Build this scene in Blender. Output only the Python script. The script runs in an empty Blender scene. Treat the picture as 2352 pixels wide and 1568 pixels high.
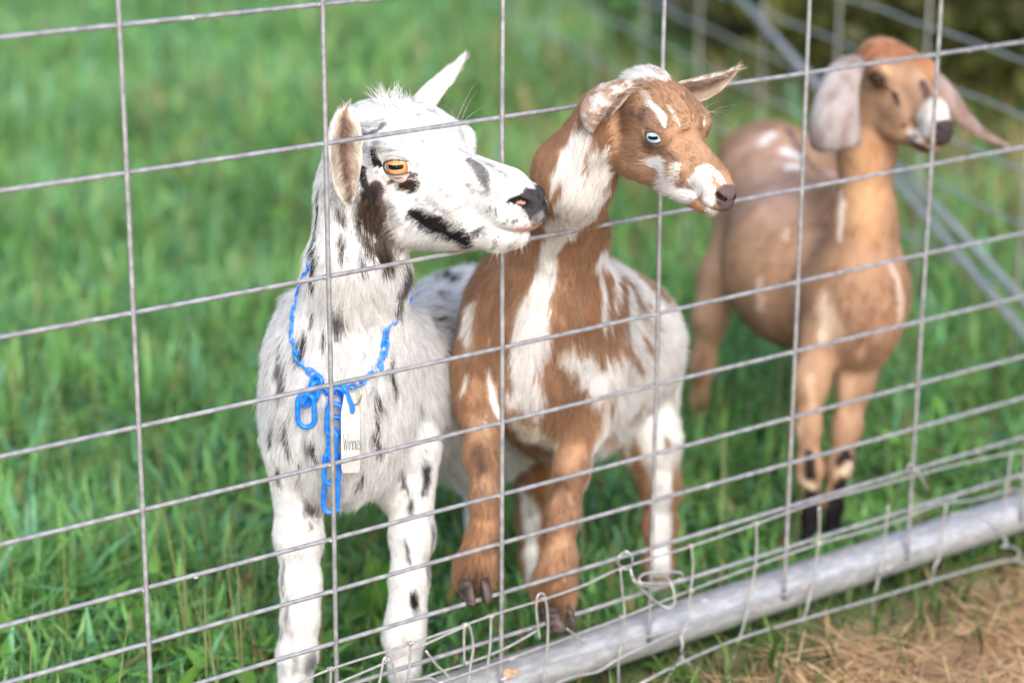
import bpy, math, random
import numpy as np
from mathutils import Vector, Matrix
from mathutils.bvhtree import BVHTree
rng = np.random.default_rng(7)
random.seed(7)
scn = bpy.context.scene
col = scn.collection

# ---------------------------------------------------------------- camera, sky, sun
# World: the wire panel stands in the plane y = 0, x runs along it, z is up.
GZ = -0.66                                   # ground level
FPX = 5194.05                                # focal length in pixels of a 2352 px wide picture
YAW, PITCH, ROLL = [math.radians(a) for a in (37.0888, 17.0317, 0.2288)]
CAM = np.array([-0.88619, -1.72564, 0.43530])
_cy, _sy, _cp, _sp = math.cos(YAW), math.sin(YAW), math.cos(PITCH), math.sin(PITCH)
FW = np.array([_sy*_cp, _cy*_cp, -_sp])
_r = np.array([_cy, -_sy, 0.0]); _u = np.cross(_r, FW)
RT = math.cos(ROLL)*_r + math.sin(ROLL)*_u
UP = -math.sin(ROLL)*_r + math.cos(ROLL)*_u
cam_d = bpy.data.cameras.new('camera')
cam = bpy.data.objects.new('camera', cam_d); col.objects.link(cam)
M = Matrix(((RT[0], UP[0], -FW[0], CAM[0]), (RT[1], UP[1], -FW[1], CAM[1]), (RT[2], UP[2], -FW[2], CAM[2]), (0, 0, 0, 1)))
cam.matrix_world = M
cam_d.sensor_width = 36.0
cam_d.lens = FPX/2352*36
cam_d.clip_start = 0.1; cam_d.clip_end = 400
cam_d.dof.use_dof = True
cam_d.dof.focus_distance = 2.14
cam_d.dof.aperture_fstop = cam_d.lens/1000/0.027
scn.camera = cam

world = bpy.data.worlds.new('World'); scn.world = world; world.use_nodes = True
wn = world.node_tree.nodes; wl = world.node_tree.links
bg = wn['Background']
sky = wn.new('ShaderNodeTexSky'); sky.sky_type = 'NISHITA'; sky.sun_disc = False
SUN_EL, SUN_AZ = math.radians(36), math.radians(208)      # azimuth clockwise from +y
sky.sun_elevation = SUN_EL; sky.sun_rotation = SUN_AZ
sky.air_density = 1.0; sky.dust_density = 3.5; sky.ozone_density = 1.0
wl.new(sky.outputs[0], bg.inputs[0]); bg.inputs[1].default_value = 0.15
sd = bpy.data.lights.new('sun', 'SUN'); sd.energy = 1.1; sd.angle = math.radians(40); sd.color = (1.0, 0.99, 0.975)
sun = bpy.data.objects.new('sun', sd); col.objects.link(sun)
sdir = Vector((math.sin(SUN_AZ)*math.cos(SUN_EL), math.cos(SUN_AZ)*math.cos(SUN_EL), math.sin(SUN_EL)))
sun.rotation_euler = sdir.to_track_quat('Z', 'Y').to_euler()
scn.view_settings.view_transform = 'Standard'; scn.view_settings.look = 'None'
scn.view_settings.exposure = 1.02; scn.view_settings.gamma = 1
scn.view_settings.use_curve_mapping = False
scn.cycles.max_bounces = 8; scn.cycles.transparent_max_bounces = 8

# ---------------------------------------------------------------- helpers
def at(x, y, d):                              # a point seen at pixel (x, y), d metres down the view axis
    return CAM + d*(FW + RT*(x-1176)/FPX + UP*(784-y)/FPX)
def at_y(x, y, Y):                            # ... lying in the plane y = Y
    r = FW + RT*(x-1176)/FPX + UP*(784-y)/FPX
    return CAM + r*(Y-CAM[1])/r[1]
def at_ground(x, y, z=GZ):
    r = FW + RT*(x-1176)/FPX + UP*(784-y)/FPX
    return CAM + r*(z-CAM[2])/r[2]
def depth(p): return float((np.asarray(p)-CAM) @ FW)
def pxm(p): return depth(p)/FPX               # metres per pixel at p
def unit(v): v = np.asarray(v, float); return v/(np.linalg.norm(v)+1e-12)

def tag(o, label=None, cat=None, group=None, kind=None):
    if label: o['label'] = label
    if cat: o['category'] = cat
    if group: o['group'] = group
    if kind: o['kind'] = kind
    return o
def empty(name, loc, label, cat, group=None):
    o = bpy.data.objects.new(name, None); o.location = loc; o.empty_display_size = .05; col.objects.link(o)
    return tag(o, label, cat, group)
def mesh_obj(name, V, F, mat, parent=None, smooth=True, colors=None, colname='col'):
    me = bpy.data.meshes.new(name)
    V = np.asarray(V, np.float32)
    if isinstance(F, np.ndarray):
        n = F.shape[1]
        me.vertices.add(len(V)); me.vertices.foreach_set('co', V.ravel())
        me.loops.add(F.size); me.loops.foreach_set('vertex_index', F.astype(np.int32).ravel())
        me.polygons.add(len(F)); me.polygons.foreach_set('loop_start', np.arange(0, F.size, n, dtype=np.int32))
        me.update(calc_edges=True)
    else:
        me.from_pydata(V.tolist(), [], F)
    if smooth: me.polygons.foreach_set('use_smooth', np.ones(len(me.polygons), bool))
    if colors is not None:
        a = me.color_attributes.new(colname, 'FLOAT_COLOR', 'POINT')
        c = np.ones((len(V), 4), np.float32); c[:, :3] = colors
        a.data.foreach_set('color', c.ravel())
    if mat: me.materials.append(mat)
    me.update()
    o = bpy.data.objects.new(name, me); col.objects.link(o)
    if parent is not None:
        o.parent = parent
        o.matrix_parent_inverse = Matrix.Translation(parent.location).inverted()
    return o
def tube(pts, rad, seg=8, cap=True):
    pts = np.asarray(pts, float); n = len(pts)
    rad = np.broadcast_to(np.asarray(rad, float), (n,))
    t = np.gradient(pts, axis=0); t /= np.linalg.norm(t, axis=1)[:, None]+1e-12
    a = np.array([0, 0, 1.]) if abs(t[0, 2]) < .9 else np.array([0, 1., 0])
    nrm = unit(np.cross(t[0], a)); V = []; F = []
    for i in range(n):
        nrm = unit(nrm - t[i]*(nrm@t[i])); b = np.cross(t[i], nrm)
        for k in range(seg):
            q = 2*math.pi*k/seg
            V.append(pts[i]+rad[i]*(math.cos(q)*nrm+math.sin(q)*b))
    for i in range(n-1):
        for k in range(seg):
            F.append((i*seg+k, i*seg+(k+1) % seg, (i+1)*seg+(k+1) % seg, (i+1)*seg+k))
    if cap:
        F.append(tuple(range(seg))[::-1]); F.append(tuple((n-1)*seg+k for k in range(seg)))
    return V, F
def merge(parts):
    V = []; F = []
    for v, f in parts:
        o = len(V); V.extend(list(v)); F.extend([tuple(i+o for i in q) for q in f])
    return V, F
def spline(P, n=8):
    P = np.asarray(P, float); out = []
    Q = np.vstack([2*P[0]-P[1], P, 2*P[-1]-P[-2]])
    for i in range(1, len(Q)-2):
        for t in np.arange(n)/n:
            a, b, c, d = Q[i-1], Q[i], Q[i+1], Q[i+2]
            out.append(.5*((2*b)+(-a+c)*t+(2*a-5*b+4*c-d)*t*t+(-a+3*b-3*c+d)*t**3))
    out.append(P[-1]); return np.array(out)
def _h(i, j, k, s):
    n = (i*374761393 + j*668265263 + k*2147483647 + s*1274126177) & 0xffffffff
    n = ((n ^ (n >> 13))*1274126177) & 0xffffffff
    return ((n ^ (n >> 16)) & 0xffff)/32767.5-1
def noise(P, scale, seed=0):
    q = np.asarray(P, float)/scale; i = np.floor(q).astype(np.int64); f = q-i; f = f*f*(3-2*f); out = 0
    for dx in (0, 1):
        for dy in (0, 1):
            for dz in (0, 1):
                w = (f[:, 0] if dx else 1-f[:, 0])*(f[:, 1] if dy else 1-f[:, 1])*(f[:, 2] if dz else 1-f[:, 2])
                out = out+w*_h(i[:, 0]+dx, i[:, 1]+dy, i[:, 2]+dz, seed)
    return out
def srgb(r, g, b):
    return tuple(((c/255)/12.92 if c/255 <= .04045 else ((c/255+.055)/1.055)**2.4) for c in (r, g, b))

# ---------------------------------------------------------------- materials
def new_mat(name):
    m = bpy.data.materials.new(name); m.use_nodes = True
    return m, m.node_tree.nodes, m.node_tree.links, m.node_tree.nodes['Principled BSDF']
def attr_mat(name, rough=.7, transl=0.0, spec=.3, attr='col', sheen=0):
    m, N, L, b = new_mat(name)
    a = N.new('ShaderNodeAttribute'); a.attribute_name = attr
    L.new(a.outputs['Color'], b.inputs['Base Color']); b.inputs['Roughness'].default_value = rough
    b.inputs['Specular IOR Level'].default_value = spec
    if sheen: b.inputs['Sheen Weight'].default_value = sheen
    if transl:
        t = N.new('ShaderNodeBsdfTranslucent'); L.new(a.outputs['Color'], t.inputs[0])
        mx = N.new('ShaderNodeMixShader'); mx.inputs[0].default_value = transl
        L.new(b.outputs[0], mx.inputs[1]); L.new(t.outputs[0], mx.inputs[2])
        L.new(mx.outputs[0], N['Material Output'].inputs[0])
    return m
MAT_FUR = attr_mat('fur_strands', .75, .42, .12)
MAT_SKIN = attr_mat('coat_skin', .95, 0, .03)
MAT_GRASS = attr_mat('grass_blades', .45, .42, .35)
def plain(name, c, rough=.5, metal=0, spec=.5, c2=None, scale=40, bump=0, coat=0, stretch=None, lo=.4, hi=.65, sub=0):
    m, N, L, b = new_mat(name)
    b.inputs['Base Color'].default_value = (*c, 1); b.inputs['Roughness'].default_value = rough
    b.inputs['Metallic'].default_value = metal; b.inputs['Specular IOR Level'].default_value = spec
    b.inputs['Coat Weight'].default_value = coat
    if sub: b.inputs['Subsurface Weight'].default_value = sub; b.inputs['Subsurface Scale'].default_value = .005
    tc = N.new('ShaderNodeTexCoord'); no = N.new('ShaderNodeTexNoise'); no.inputs['Scale'].default_value = scale
    no.inputs['Detail'].default_value = 6
    src = tc.outputs['Object']
    if stretch:
        mp = N.new('ShaderNodeMapping'); mp.inputs['Scale'].default_value = stretch; L.new(src, mp.inputs[0]); src = mp.outputs[0]
    L.new(src, no.inputs['Vector'])
    if c2:
        r = N.new('ShaderNodeValToRGB'); r.color_ramp.elements[0].position = lo; r.color_ramp.elements[1].position = hi
        r.color_ramp.elements[0].color = (*c, 1); r.color_ramp.elements[1].color = (*c2, 1)
        L.new(no.outputs['Fac'], r.inputs[0]); L.new(r.outputs[0], b.inputs['Base Color'])
    if bump:
        bp = N.new('ShaderNodeBump'); bp.inputs['Strength'].default_value = bump; bp.inputs['Distance'].default_value = .001
        L.new(no.outputs['Fac'], bp.inputs['Height']); L.new(bp.outputs[0], b.inputs['Normal'])
    return m
MAT_WIRE = plain('galvanised_wire', (.25, .26, .285), .45, .45, .5, (.44, .45, .475), 90, .12, lo=.35, hi=.7)
MAT_PIPE = plain('galvanised_pipe', (.36, .38, .41), .5, .5, .4, (.52, .53, .56), 55, .2, stretch=(1, 3, 3))
MAT_THIN = plain('thin_wire', (.38, .39, .41), .4, .5, .5, (.52, .51, .51), 120, .2)
MAT_RUST = plain('rust_stain', (.45, .25, .12), .8, 0, .2, (.62, .45, .28), 150, .3)
MAT_BLUE = plain('blue_plastic', srgb(10, 110, 225), .32, 0, .5, srgb(40, 140, 240), 200, .15, sub=.1)
MAT_TAG = plain('tag_plastic', (.66, .66, .62), .4, 0, .5, (.72, .72, .68), 60)
MAT_INK = plain('pen_ink', (.17, .17, .2), .6)
MAT_BRASS = plain('tag_ring_metal', (.75, .66, .42), .3, 1)
MAT_HOOF = plain('hoof_horn', (.03, .022, .02), .55, 0, .3, (.10, .075, .065), 90, .5, stretch=(1, 1, 3))
MAT_MOUTH = plain('lip_skin', srgb(214, 150, 132), .5, 0, .4, srgb(232, 186, 170), 200, .2)
MAT_INNER = plain('ear_skin', srgb(200, 150, 130), .6, 0, .3)

# ---------------------------------------------------------------- implicit-surface modelling of the animals
class Prim:
    def __init__(s, kind, a, b=None, ra=0, rb=0, axes=None, radii=None, k=.015, flow=None, fur=.01, sub=False, sq=None, head=False):
        s.kind, s.a, s.b, s.ra, s.rb = kind, np.asarray(a, float), b if b is None else np.asarray(b, float), ra, rb
        s.axes, s.radii, s.k, s.fur, s.sub, s.sq, s.head = axes, radii, k, fur, sub, sq, head
        s.flow = None if flow is None else unit(flow)
    def dist(s, P):
        if s.kind == 'cone':
            q = P-s.a; ab = s.b-s.a
            if s.sq is not None:
                n, f = s.sq; q = q-n*((q@n)*(1-1/f))[..., None]; ab = ab-n*((ab@n)*(1-1/f))
            t = np.clip((q@ab)/(ab@ab), 0, 1)
            t2 = t
            return np.linalg.norm(q-t[..., None]*ab, axis=-1)-(s.ra+t2*(s.rb-s.ra))
        q = (P-s.a)@s.axes.T
        k0 = np.linalg.norm(q/s.radii, axis=-1); k1 = np.linalg.norm(q/s.radii**2, axis=-1)+1e-9
        return k0*(k0-1)/k1
    def bounds(s):
        if s.kind == 'cone':
            r = max(s.ra, s.rb)*(max(1, s.sq[1]) if s.sq else 1)
            return np.minimum(s.a, s.b)-r, np.maximum(s.a, s.b)+r
        e = np.sqrt(((s.axes.T*s.radii)**2).sum(1)); return s.a-e, s.a+e
def grid_field(prims, lo, hi, h, margin):
    n = np.ceil((hi-lo)/h).astype(int)+1
    phi = np.full(n, .06, np.float32)
    ax = [lo[i]+h*np.arange(n[i]) for i in range(3)]
    for p in prims:
        bl, bh = p.bounds(); m = p.k+margin
        i0 = np.clip(np.floor((bl-m-lo)/h).astype(int), 0, n); i1 = np.clip(np.ceil((bh+m-lo)/h).astype(int)+1, 0, n)
        if (i1 <= i0).any(): continue
        sl = tuple(slice(i0[k], i1[k]) for k in range(3))
        G = np.stack(np.meshgrid(*[ax[k][sl[k]] for k in range(3)], indexing='ij'), -1)
        d = p.dist(G).astype(np.float32); o = phi[sl]
        if p.sub:
            d = -d; hh = np.maximum(p.k-np.abs(o-d), 0)/p.k; phi[sl] = np.maximum(o, d)+hh*hh*p.k*.25
        else:
            hh = np.maximum(p.k-np.abs(o-d), 0)/p.k; phi[sl] = np.minimum(o, d)-hh*hh*p.k*.25
    return phi
def surface_nets(phi, lo, h):
    s = phi < 0
    c = np.zeros(tuple(np.array(phi.shape)-1), np.uint8)
    for dx in (0, 1):
        for dy in (0, 1):
            for dz in (0, 1):
                c += s[dx:s.shape[0]-1+dx, dy:s.shape[1]-1+dy, dz:s.shape[2]-1+dz]
    act = (c > 0) & (c < 8); idx = np.argwhere(act)
    imap = np.full(act.shape, -1, np.int32); imap[act] = np.arange(len(idx))
    corners = [(0, 0, 0), (1, 0, 0), (0, 1, 0), (1, 1, 0), (0, 0, 1), (1, 0, 1), (0, 1, 1), (1, 1, 1)]
    vals = [phi[idx[:, 0]+a, idx[:, 1]+b, idx[:, 2]+d] for a, b, d in corners]
    acc = np.zeros((len(idx), 3)); cnt = np.zeros(len(idx))
    for i in range(8):
        for j in range(i+1, 8):
            if sum(abs(corners[i][k]-corners[j][k]) for k in range(3)) != 1: continue
            va, vb = vals[i], vals[j]; m = (va < 0) != (vb < 0)
            t = va[m]/(va[m]-vb[m]); A = np.array(corners[i]); B = np.array(corners[j])
            acc[m] += A+t[:, None]*(B-A); cnt[m] += 1
    V = lo+h*(idx+acc/cnt[:, None]); Q = []
    for axis in range(3):
        s0 = [slice(None)]*3; s1 = [slice(None)]*3; s0[axis] = slice(0, -1); s1[axis] = slice(1, None)
        a, b = s[tuple(s0)], s[tuple(s1)]; e = np.argwhere(a != b)
        u, v = (axis+1) % 3, (axis+2) % 3
        ok = (e[:, u] > 0) & (e[:, v] > 0) & (e[:, u] < phi.shape[u]-1) & (e[:, v] < phi.shape[v]-1); e = e[ok]
        fl = a[e[:, 0], e[:, 1], e[:, 2]]; q = []
        for du, dv in ((-1, -1), (0, -1), (0, 0), (-1, 0)):
            f = e.copy(); f[:, u] += du; f[:, v] += dv; q.append(imap[f[:, 0], f[:, 1], f[:, 2]])
        q = np.stack(q, 1); q[~fl] = q[~fl][:, ::-1]; Q.append(q)
    Q = np.concatenate(Q); Q = Q[(Q >= 0).all(1)]
    return V, Q
def compact(V, Q, keep):
    Q = Q[keep]; u, inv = np.unique(Q, return_inverse=True)
    return V[u], inv.reshape(Q.shape)
def vnormals(V, Q):
    a = V[Q[:, 2]]-V[Q[:, 0]]; b = V[Q[:, 3]]-V[Q[:, 1]]; n = np.cross(a, b); N = np.zeros_like(V)
    for k in range(4): np.add.at(N, Q[:, k], n)
    return N/(np.linalg.norm(N, axis=1)[:, None]+1e-12)
def smooth_mesh(V, Q, it=2):
    for _ in range(it):
        S = np.zeros_like(V); c = np.zeros(len(V))
        for k in range(4):
            for j in (1, 3):
                np.add.at(S, Q[:, k], V[Q[:, (k+j) % 4]]); np.add.at(c, Q[:, k], 1)
        V = V*.5+.5*S/np.maximum(c, 1)[:, None]
    return V

def seg_dist(P, A, B, ra, rb):                # distance to a tapered capsule, in units of its radius
    ab = B-A; t = np.clip(((P-A)@ab)/(ab@ab+1e-12), 0, 1)
    return np.linalg.norm(P-A-t[:, None]*ab, axis=1)/(ra+t*(rb-ra))

class Goat:
    def __init__(s, name, label, root, base):
        s.e = empty(name, root, label, 'goat'); s.prims = []; s.base = base; s.patches = []; s.ears = []; s.svar = .08
    # body prims from picture landmarks with their own distances
    def cone(s, p, q, k=.02, flow=None, fur=.012, sq=None):
        a, b = at(*p[:3]), at(*q[:3])
        s.prims.append(Prim('cone', a, b, p[3]*pxm(a), q[3]*pxm(b), k=k, flow=(b-a if flow is None else flow), fur=fur, sq=sq)); return s
    def ball(s, p, axes, radii, k=.03, flow=(0, 0, -1), fur=.015):
        s.prims.append(Prim('ell', at(*p), axes=np.asarray(axes), radii=np.asarray(radii, float), k=k, flow=flow, fur=fur))
    def set_head(s, eye, heading, pitch, roll, scale, eye_local=(22, -42, 8)):
        ch, sh = math.cos(heading), math.sin(heading); cp_, sp_ = math.cos(pitch), math.sin(pitch)
        X = np.array([ch*cp_, sh*cp_, sp_]); Y = np.array([-sh, ch, 0]); Z = np.cross(X, Y)
        cr, sr = math.cos(roll), math.sin(roll); Y, Z = cr*Y+sr*Z, -sr*Y+cr*Z
        s.R = np.stack([X, Y, Z], 1); s.sc = scale/1000
        s.t = at(*eye)-s.R@(np.array(eye_local)*s.sc)
    def H(s, p): return s.R@(np.asarray(p, float)*s.sc)+s.t
    def hcone(s, a, b, ra, rb, k=12, sqy=None, flow=(-1, 0, -.3), fur=.006, sub=False, sym=False, head=True):
        for m in ((1, -1) if sym else (1,)):
            S = np.array([1, m, 1]); sq = (s.R[:, 1], sqy) if sqy else None
            s.prims.append(Prim('cone', s.H(np.array(a)*S), s.H(np.array(b)*S), ra*s.sc, rb*s.sc, k=k*s.sc,
                                flow=s.R@(np.array(flow)*S), fur=fur, sub=sub, sq=sq, head=head))
    def hell(s, c, r, k=12, flow=(-1, 0, -.3), fur=.006, sub=False, sym=False, rot=0, rotz=0):
        for m in ((1, -1) if sym else (1,)):
            S = np.array([1, m, 1]); ca, sa = math.cos(rot), math.sin(rot)
            A = np.array([[ca, 0, sa], [0, 1, 0], [-sa, 0, ca]])
            cz, sz = math.cos(rotz*m), math.sin(rotz*m)
            A = A@np.array([[cz, sz, 0], [-sz, cz, 0], [0, 0, 1]])
            s.prims.append(Prim('ell', s.H(np.array(c)*S), axes=A@s.R.T, radii=np.array(r)*s.sc, k=k*s.sc,
                                flow=s.R@(np.array(flow)*S), fur=fur, sub=sub, head=True))
    def mesh(s, h_body, h_head, head_c, head_r, extra=None):
        P = [p for p in s.prims if not p.sub]+[p for p in s.prims if p.sub]
        lo = np.min([p.bounds()[0] for p in P if not p.sub], 0)-.02; hi = np.max([p.bounds()[1] for p in P if not p.sub], 0)+.02
        c = s.H(head_c); r = head_r*s.sc
        phi = grid_field(P, lo, hi, h_body, .02); V1, Q1 = surface_nets(phi, lo, h_body)
        phi = grid_field(P, c-r-.01, c+r+.01, h_head, .02); V2, Q2 = surface_nets(phi, c-r-.01, h_head)
        V1 = smooth_mesh(V1, Q1, 2); V2 = smooth_mesh(V2, Q2, 1)
        d1 = np.linalg.norm(V1[Q1].mean(1)-c, axis=1); d2 = np.linalg.norm(V2[Q2].mean(1)-c, axis=1)
        V1, Q1 = compact(V1, Q1, d1 > r-h_body*.8); V2, Q2 = compact(V2, Q2, d2 < r)
        s.nb = len(V1)
        s.V = np.concatenate([V1, V2]); s.Q = np.concatenate([Q1, Q2+len(V1)])
        s.N = vnormals(s.V, s.Q)
        # comb direction and fur length, blended from the shapes nearby
        W = np.zeros(len(s.V)); F = np.zeros_like(s.V); Lf = np.zeros(len(s.V))
        for p in P:
            if p.sub or p.flow is None: continue
            bl, bh = p.bounds(); m = ((s.V > bl-.03) & (s.V < bh+.03)).all(1)
            d = p.dist(s.V[m]); w = np.exp(-np.abs(d)/.006)+1e-9
            W[m] += w; F[m] += w[:, None]*p.flow; Lf[m] += w*p.fur
        W = np.maximum(W, 1e-9); s.F = F/W[:, None]; s.L = Lf/W
        for m_ in (1, -1):
            q = (s.V-s.H((26, m_*46, 9)))@s.R/s.sc; s.L *= np.clip(np.linalg.norm(q/np.array([21, 16, 12]), axis=1)*1.6-1.1, .12, 1)
        # ears: thin curled sheets added to the same mesh
        s.ear_tag = np.zeros(len(s.V), np.float64)
        for ear in s.ears:
            v, q, n, fl, ln, tg = ear
            s.Q = np.concatenate([s.Q, q+len(s.V)]); s.V = np.concatenate([s.V, v]); s.N = np.concatenate([s.N, n])
            s.F = np.concatenate([s.F, fl]); s.L = np.concatenate([s.L, ln]); s.ear_tag = np.concatenate([s.ear_tag, tg])
        s.bvh = BVHTree.FromPolygons([tuple(v) for v in s.V], [tuple(int(i) for i in q) for q in s.Q])
    def hit(s, x, y):
        d = unit(FW+RT*(x-1176)/FPX+UP*(784-y)/FPX)
        h = s.bvh.ray_cast(Vector(CAM), Vector(d))
        return None if h[0] is None else np.array(h[0])
    def ear(s, stations, face, thick=.0022, fur=.007, n=14, open_=1.15, infur=.012):
        """stations: (x, y, depth, half width px, curl 0..1); face: world direction the cup opens to."""
        S = spline([list(q) for q in stations], 6); C = np.array([at(*q[:3]) for q in S]); T = np.gradient(C, axis=0)
        T /= np.linalg.norm(T, axis=1)[:, None]; V = []; Nn = []; m = len(S); tg = []; fl = []
        face = np.asarray(face, float)
        if face.ndim == 1: face = np.repeat(face[None], 2, 0)
        for side in (1, -1):
            for i in range(m):
                u_ = i/(m-1); f = unit(face[0]*(1-u_)+face[-1]*u_); f = unit(f-T[i]*(f@T[i])); b = np.cross(T[i], f)
                w = S[i, 3]*pxm(C[i]); curl = max(.05, S[i, 4])*math.pi*.75; R_ = w/math.sin(min(curl, math.pi/2))
                for k in range(n):
                    a = (k/(n-1)*2-1)*curl
                    rad = f*(-math.cos(a))+b*math.sin(a); c0 = C[i]+f*R_*math.cos(curl)*.6
                    V.append(c0+rad*R_+rad*side*thick*.5*(1-.7*abs(k/(n-1)*2-1)**4)*(1-.7*u_**4)); Nn.append(rad*side)
                    tg.append(1 if side > 0 else 2+.9*abs(k/(n-1)*2-1)**1.5); fl.append(T[i] + (b*math.copysign(.5, -a) if side < 0 else 0*b))
        Q = []
        for side in (0, 1):
            o = side*m*n
            for i in range(m-1):
                for k in range(n-1):
                    q = (o+i*n+k, o+i*n+k+1, o+(i+1)*n+k+1, o+(i+1)*n+k); Q.append(q if side else q[::-1])
        o = m*n
        for i in range(m-1):
            Q.append((i*n, o+i*n, o+(i+1)*n, (i+1)*n)); Q.append((i*n+n-1, (i+1)*n+n-1, o+(i+1)*n+n-1, o+i*n+n-1))
        for k in range(n-1): Q.append(((m-1)*n+k, (m-1)*n+k+1, o+(m-1)*n+k+1, o+(m-1)*n+k))
        tg = np.array(tg); L = np.where(tg == 1, fur, infur)
        s.ears.append((np.array(V), np.array(Q), np.array(Nn), np.array(fl), L, tg))
    # coat markings: tapered strokes lying on the skin
    def mark(s, color, *pts, soft=.25, amt=1.0, seedn=0):
        """pts: (x, y, radius px) seen on the coat; they are put on the skin and kept there."""
        P = []
        for x, y, r in pts:
            h = s.hit(x, y)
            if h is not None: P.append((h, r*pxm(h)))
        if P: s.patches.append((np.array(color), P, soft, amt))
    def markl(s, color, *pts, soft=.3, amt=1.0, sym=True):
        for m in ((1, -1) if sym else (1,)):
            s.patches.append((np.array(color), [(s.H((x, y*m, z)), r*s.sc) for x, y, z, r in pts], soft, amt))
    def coat(s, P, N, F, tg, hairs=False):
        C = np.tile(np.array(s.base, float), (len(P), 1)) if not hasattr(s, 'basefn') else s.basefn(P)
        Fn = F-N*(F*N).sum(1)[:, None]; hd = np.clip((np.linalg.norm(P-s.H((40, 0, -5)), axis=1)/s.sc-85)/40, .38, 1)[:, None]
        j = noise(P, .012, 3)[:, None]*Fn*.007+noise(P, .004, 5)[:, None]*Fn*.004
        w = np.stack([noise(P, .01, 11+i) for i in range(3)], 1)*.0025
        PJ = P+(j+w+rng.normal(0, 1, (len(P), 1))*Fn*s.jit)*hd
        for c, L, soft, amt in s.patches:
            d = np.full(len(P), 9.)
            rmax = max(r for _, r in L)*2+.01
            lo = np.min([p for p, _ in L], 0)-rmax; hi = np.max([p for p, _ in L], 0)+rmax
            m = ((PJ > lo) & (PJ < hi)).all(1)
            if not m.any(): continue
            q = PJ[m]
            if len(L) == 1: dd = np.linalg.norm(q-L[0][0], axis=1)/L[0][1]
            else: dd = np.min([seg_dist(q, L[i][0], L[i+1][0], L[i][1], L[i+1][1]) for i in range(len(L)-1)], 0)
            a = np.clip((1+soft*.5-dd)/soft, 0, 1)*amt; a = a*a*(3-2*a)
            if hairs: a = .25*a+.75*(a > rng.random(len(a))*.98+.01)
            C[m] = C[m]*(1-a[:, None])+c*a[:, None]
        if hasattr(s, 'tint'): C = s.tint(C, P, N, tg)
        return C
    def build(s, nstrands, radius=.00016, jit=.002, lift=.22, whis=None, maxfur=None, bodyname='body'):
        s.jit = jit
        C = s.coat(s.V, s.N, s.F, s.ear_tag)
        s.body = mesh_obj(bodyname, s.V, s.Q, MAT_SKIN, s.e, colors=C*.92)
        # strands
        tri = np.concatenate([s.Q[:, [0, 1, 2]], s.Q[:, [0, 2, 3]]])
        A, B, D = s.V[tri[:, 0]], s.V[tri[:, 1]], s.V[tri[:, 2]]
        ar = np.linalg.norm(np.cross(B-A, D-A), axis=1)*.5
        nm = s.N[tri[:, 0]]; cen = (A+B+D)/3
        view = unit(CAM-cen.mean(0)); dens = np.where(nm@view > -.25, 1.0, .28)
        Lc = s.L[tri[:, 0]]; dens = dens*np.clip(.009/np.maximum(Lc, .003), .45, 1.6)*(Lc > .0005)
        w = ar*dens; w /= w.sum(); pick = rng.choice(len(tri), nstrands, p=w)
        u, v = rng.random(nstrands), rng.random(nstrands); fl = u+v > 1; u[fl] = 1-u[fl]; v[fl] = 1-v[fl]
        bc = np.stack([1-u-v, u, v], 1); T = tri[pick]
        mix = lambda X: (X[T]*bc[..., None]).sum(1) if X.ndim == 2 else (X[T]*bc).sum(1)
        P, Nn, F, L = mix(s.V), mix(s.N), mix(s.F), mix(s.L); tg = s.ear_tag[T[:, 0]]
        Nn /= np.linalg.norm(Nn, axis=1)[:, None]+1e-9
        F = F-Nn*(F*Nn).sum(1)[:, None]; F /= np.linalg.norm(F, axis=1)[:, None]+1e-6
        col_ = s.coat(P, Nn, F, tg, True)
        g = np.cross(Nn, F)
        sw = noise(P, .03, 21)*.35+noise(P, .008, 22)*.4
        F = F+g*sw[:, None]; F /= np.linalg.norm(F, axis=1)[:, None]+1e-6
        L = L*(1+.25*noise(P, .01, 30))*rng.uniform(.7, 1.25, nstrands)
        lf = lift*(1+.5*noise(P, .012, 31))*np.clip(rng.normal(1, .35, nstrands), .2, 3)
        lf = np.where(tg >= 2, lf+.4, lf)
        D0 = F+Nn*lf[:, None]*1.6+rng.normal(0, .10, (nstrands, 3)); D0 /= np.linalg.norm(D0, axis=1)[:, None]
        bend = F*.6-Nn*lf[:, None]*.5+np.array([0, 0, -.25]); K = 4
        tt = np.linspace(0, 1, K)
        pts = P[:, None]-Nn[:, None]*.0008+L[:, None, None]*(tt[None, :, None]*D0[:, None]+(tt**2)[None, :, None]*bend[:, None]*.35)
        rr = np.array([1, .9, .65, .15])[None]*radius*rng.uniform(.7, 1.3, (nstrands, 1))*np.clip(L/.012, .7, 1.3)[:, None]
        col_ = np.clip(col_*(1+rng.normal(0, s.svar, (nstrands, 1)))*(1+.08*noise(P, .006, 40))[:, None], 0.004, .93)
        if whis:
            wp, wd, wlen, wr, wc = whis
            n2 = len(wp); wp, wd = np.array(wp), np.array(wd)
            p2 = wp[:, None]+np.array(wlen)[:, None, None]*(tt[None, :, None]*wd[:, None]+(tt**2)[None, :, None]*np.array([0, 0, -.25]))
            pts = np.concatenate([pts, p2]); rr = np.concatenate([rr, np.array([1, .8, .5, .2])[None]*np.array(wr)[:, None]])
            col_ = np.concatenate([col_, np.array(wc)]); nstrands += n2
        hc = bpy.data.hair_curves.new('fur'); hc.add_curves([K]*nstrands)
        hc.attributes['position'].data.foreach_set('vector', pts.astype(np.float32).ravel())
        ra = hc.attributes.get('radius') or hc.attributes.new('radius', 'FLOAT', 'POINT')
        ra.data.foreach_set('value', rr.astype(np.float32).ravel())
        ca = hc.attributes.new('col', 'FLOAT_COLOR', 'CURVE'); c4 = np.ones((nstrands, 4), np.float32); c4[:, :3] = col_
        ca.data.foreach_set('color', c4.ravel())
        hc.materials.append(MAT_FUR)
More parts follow.
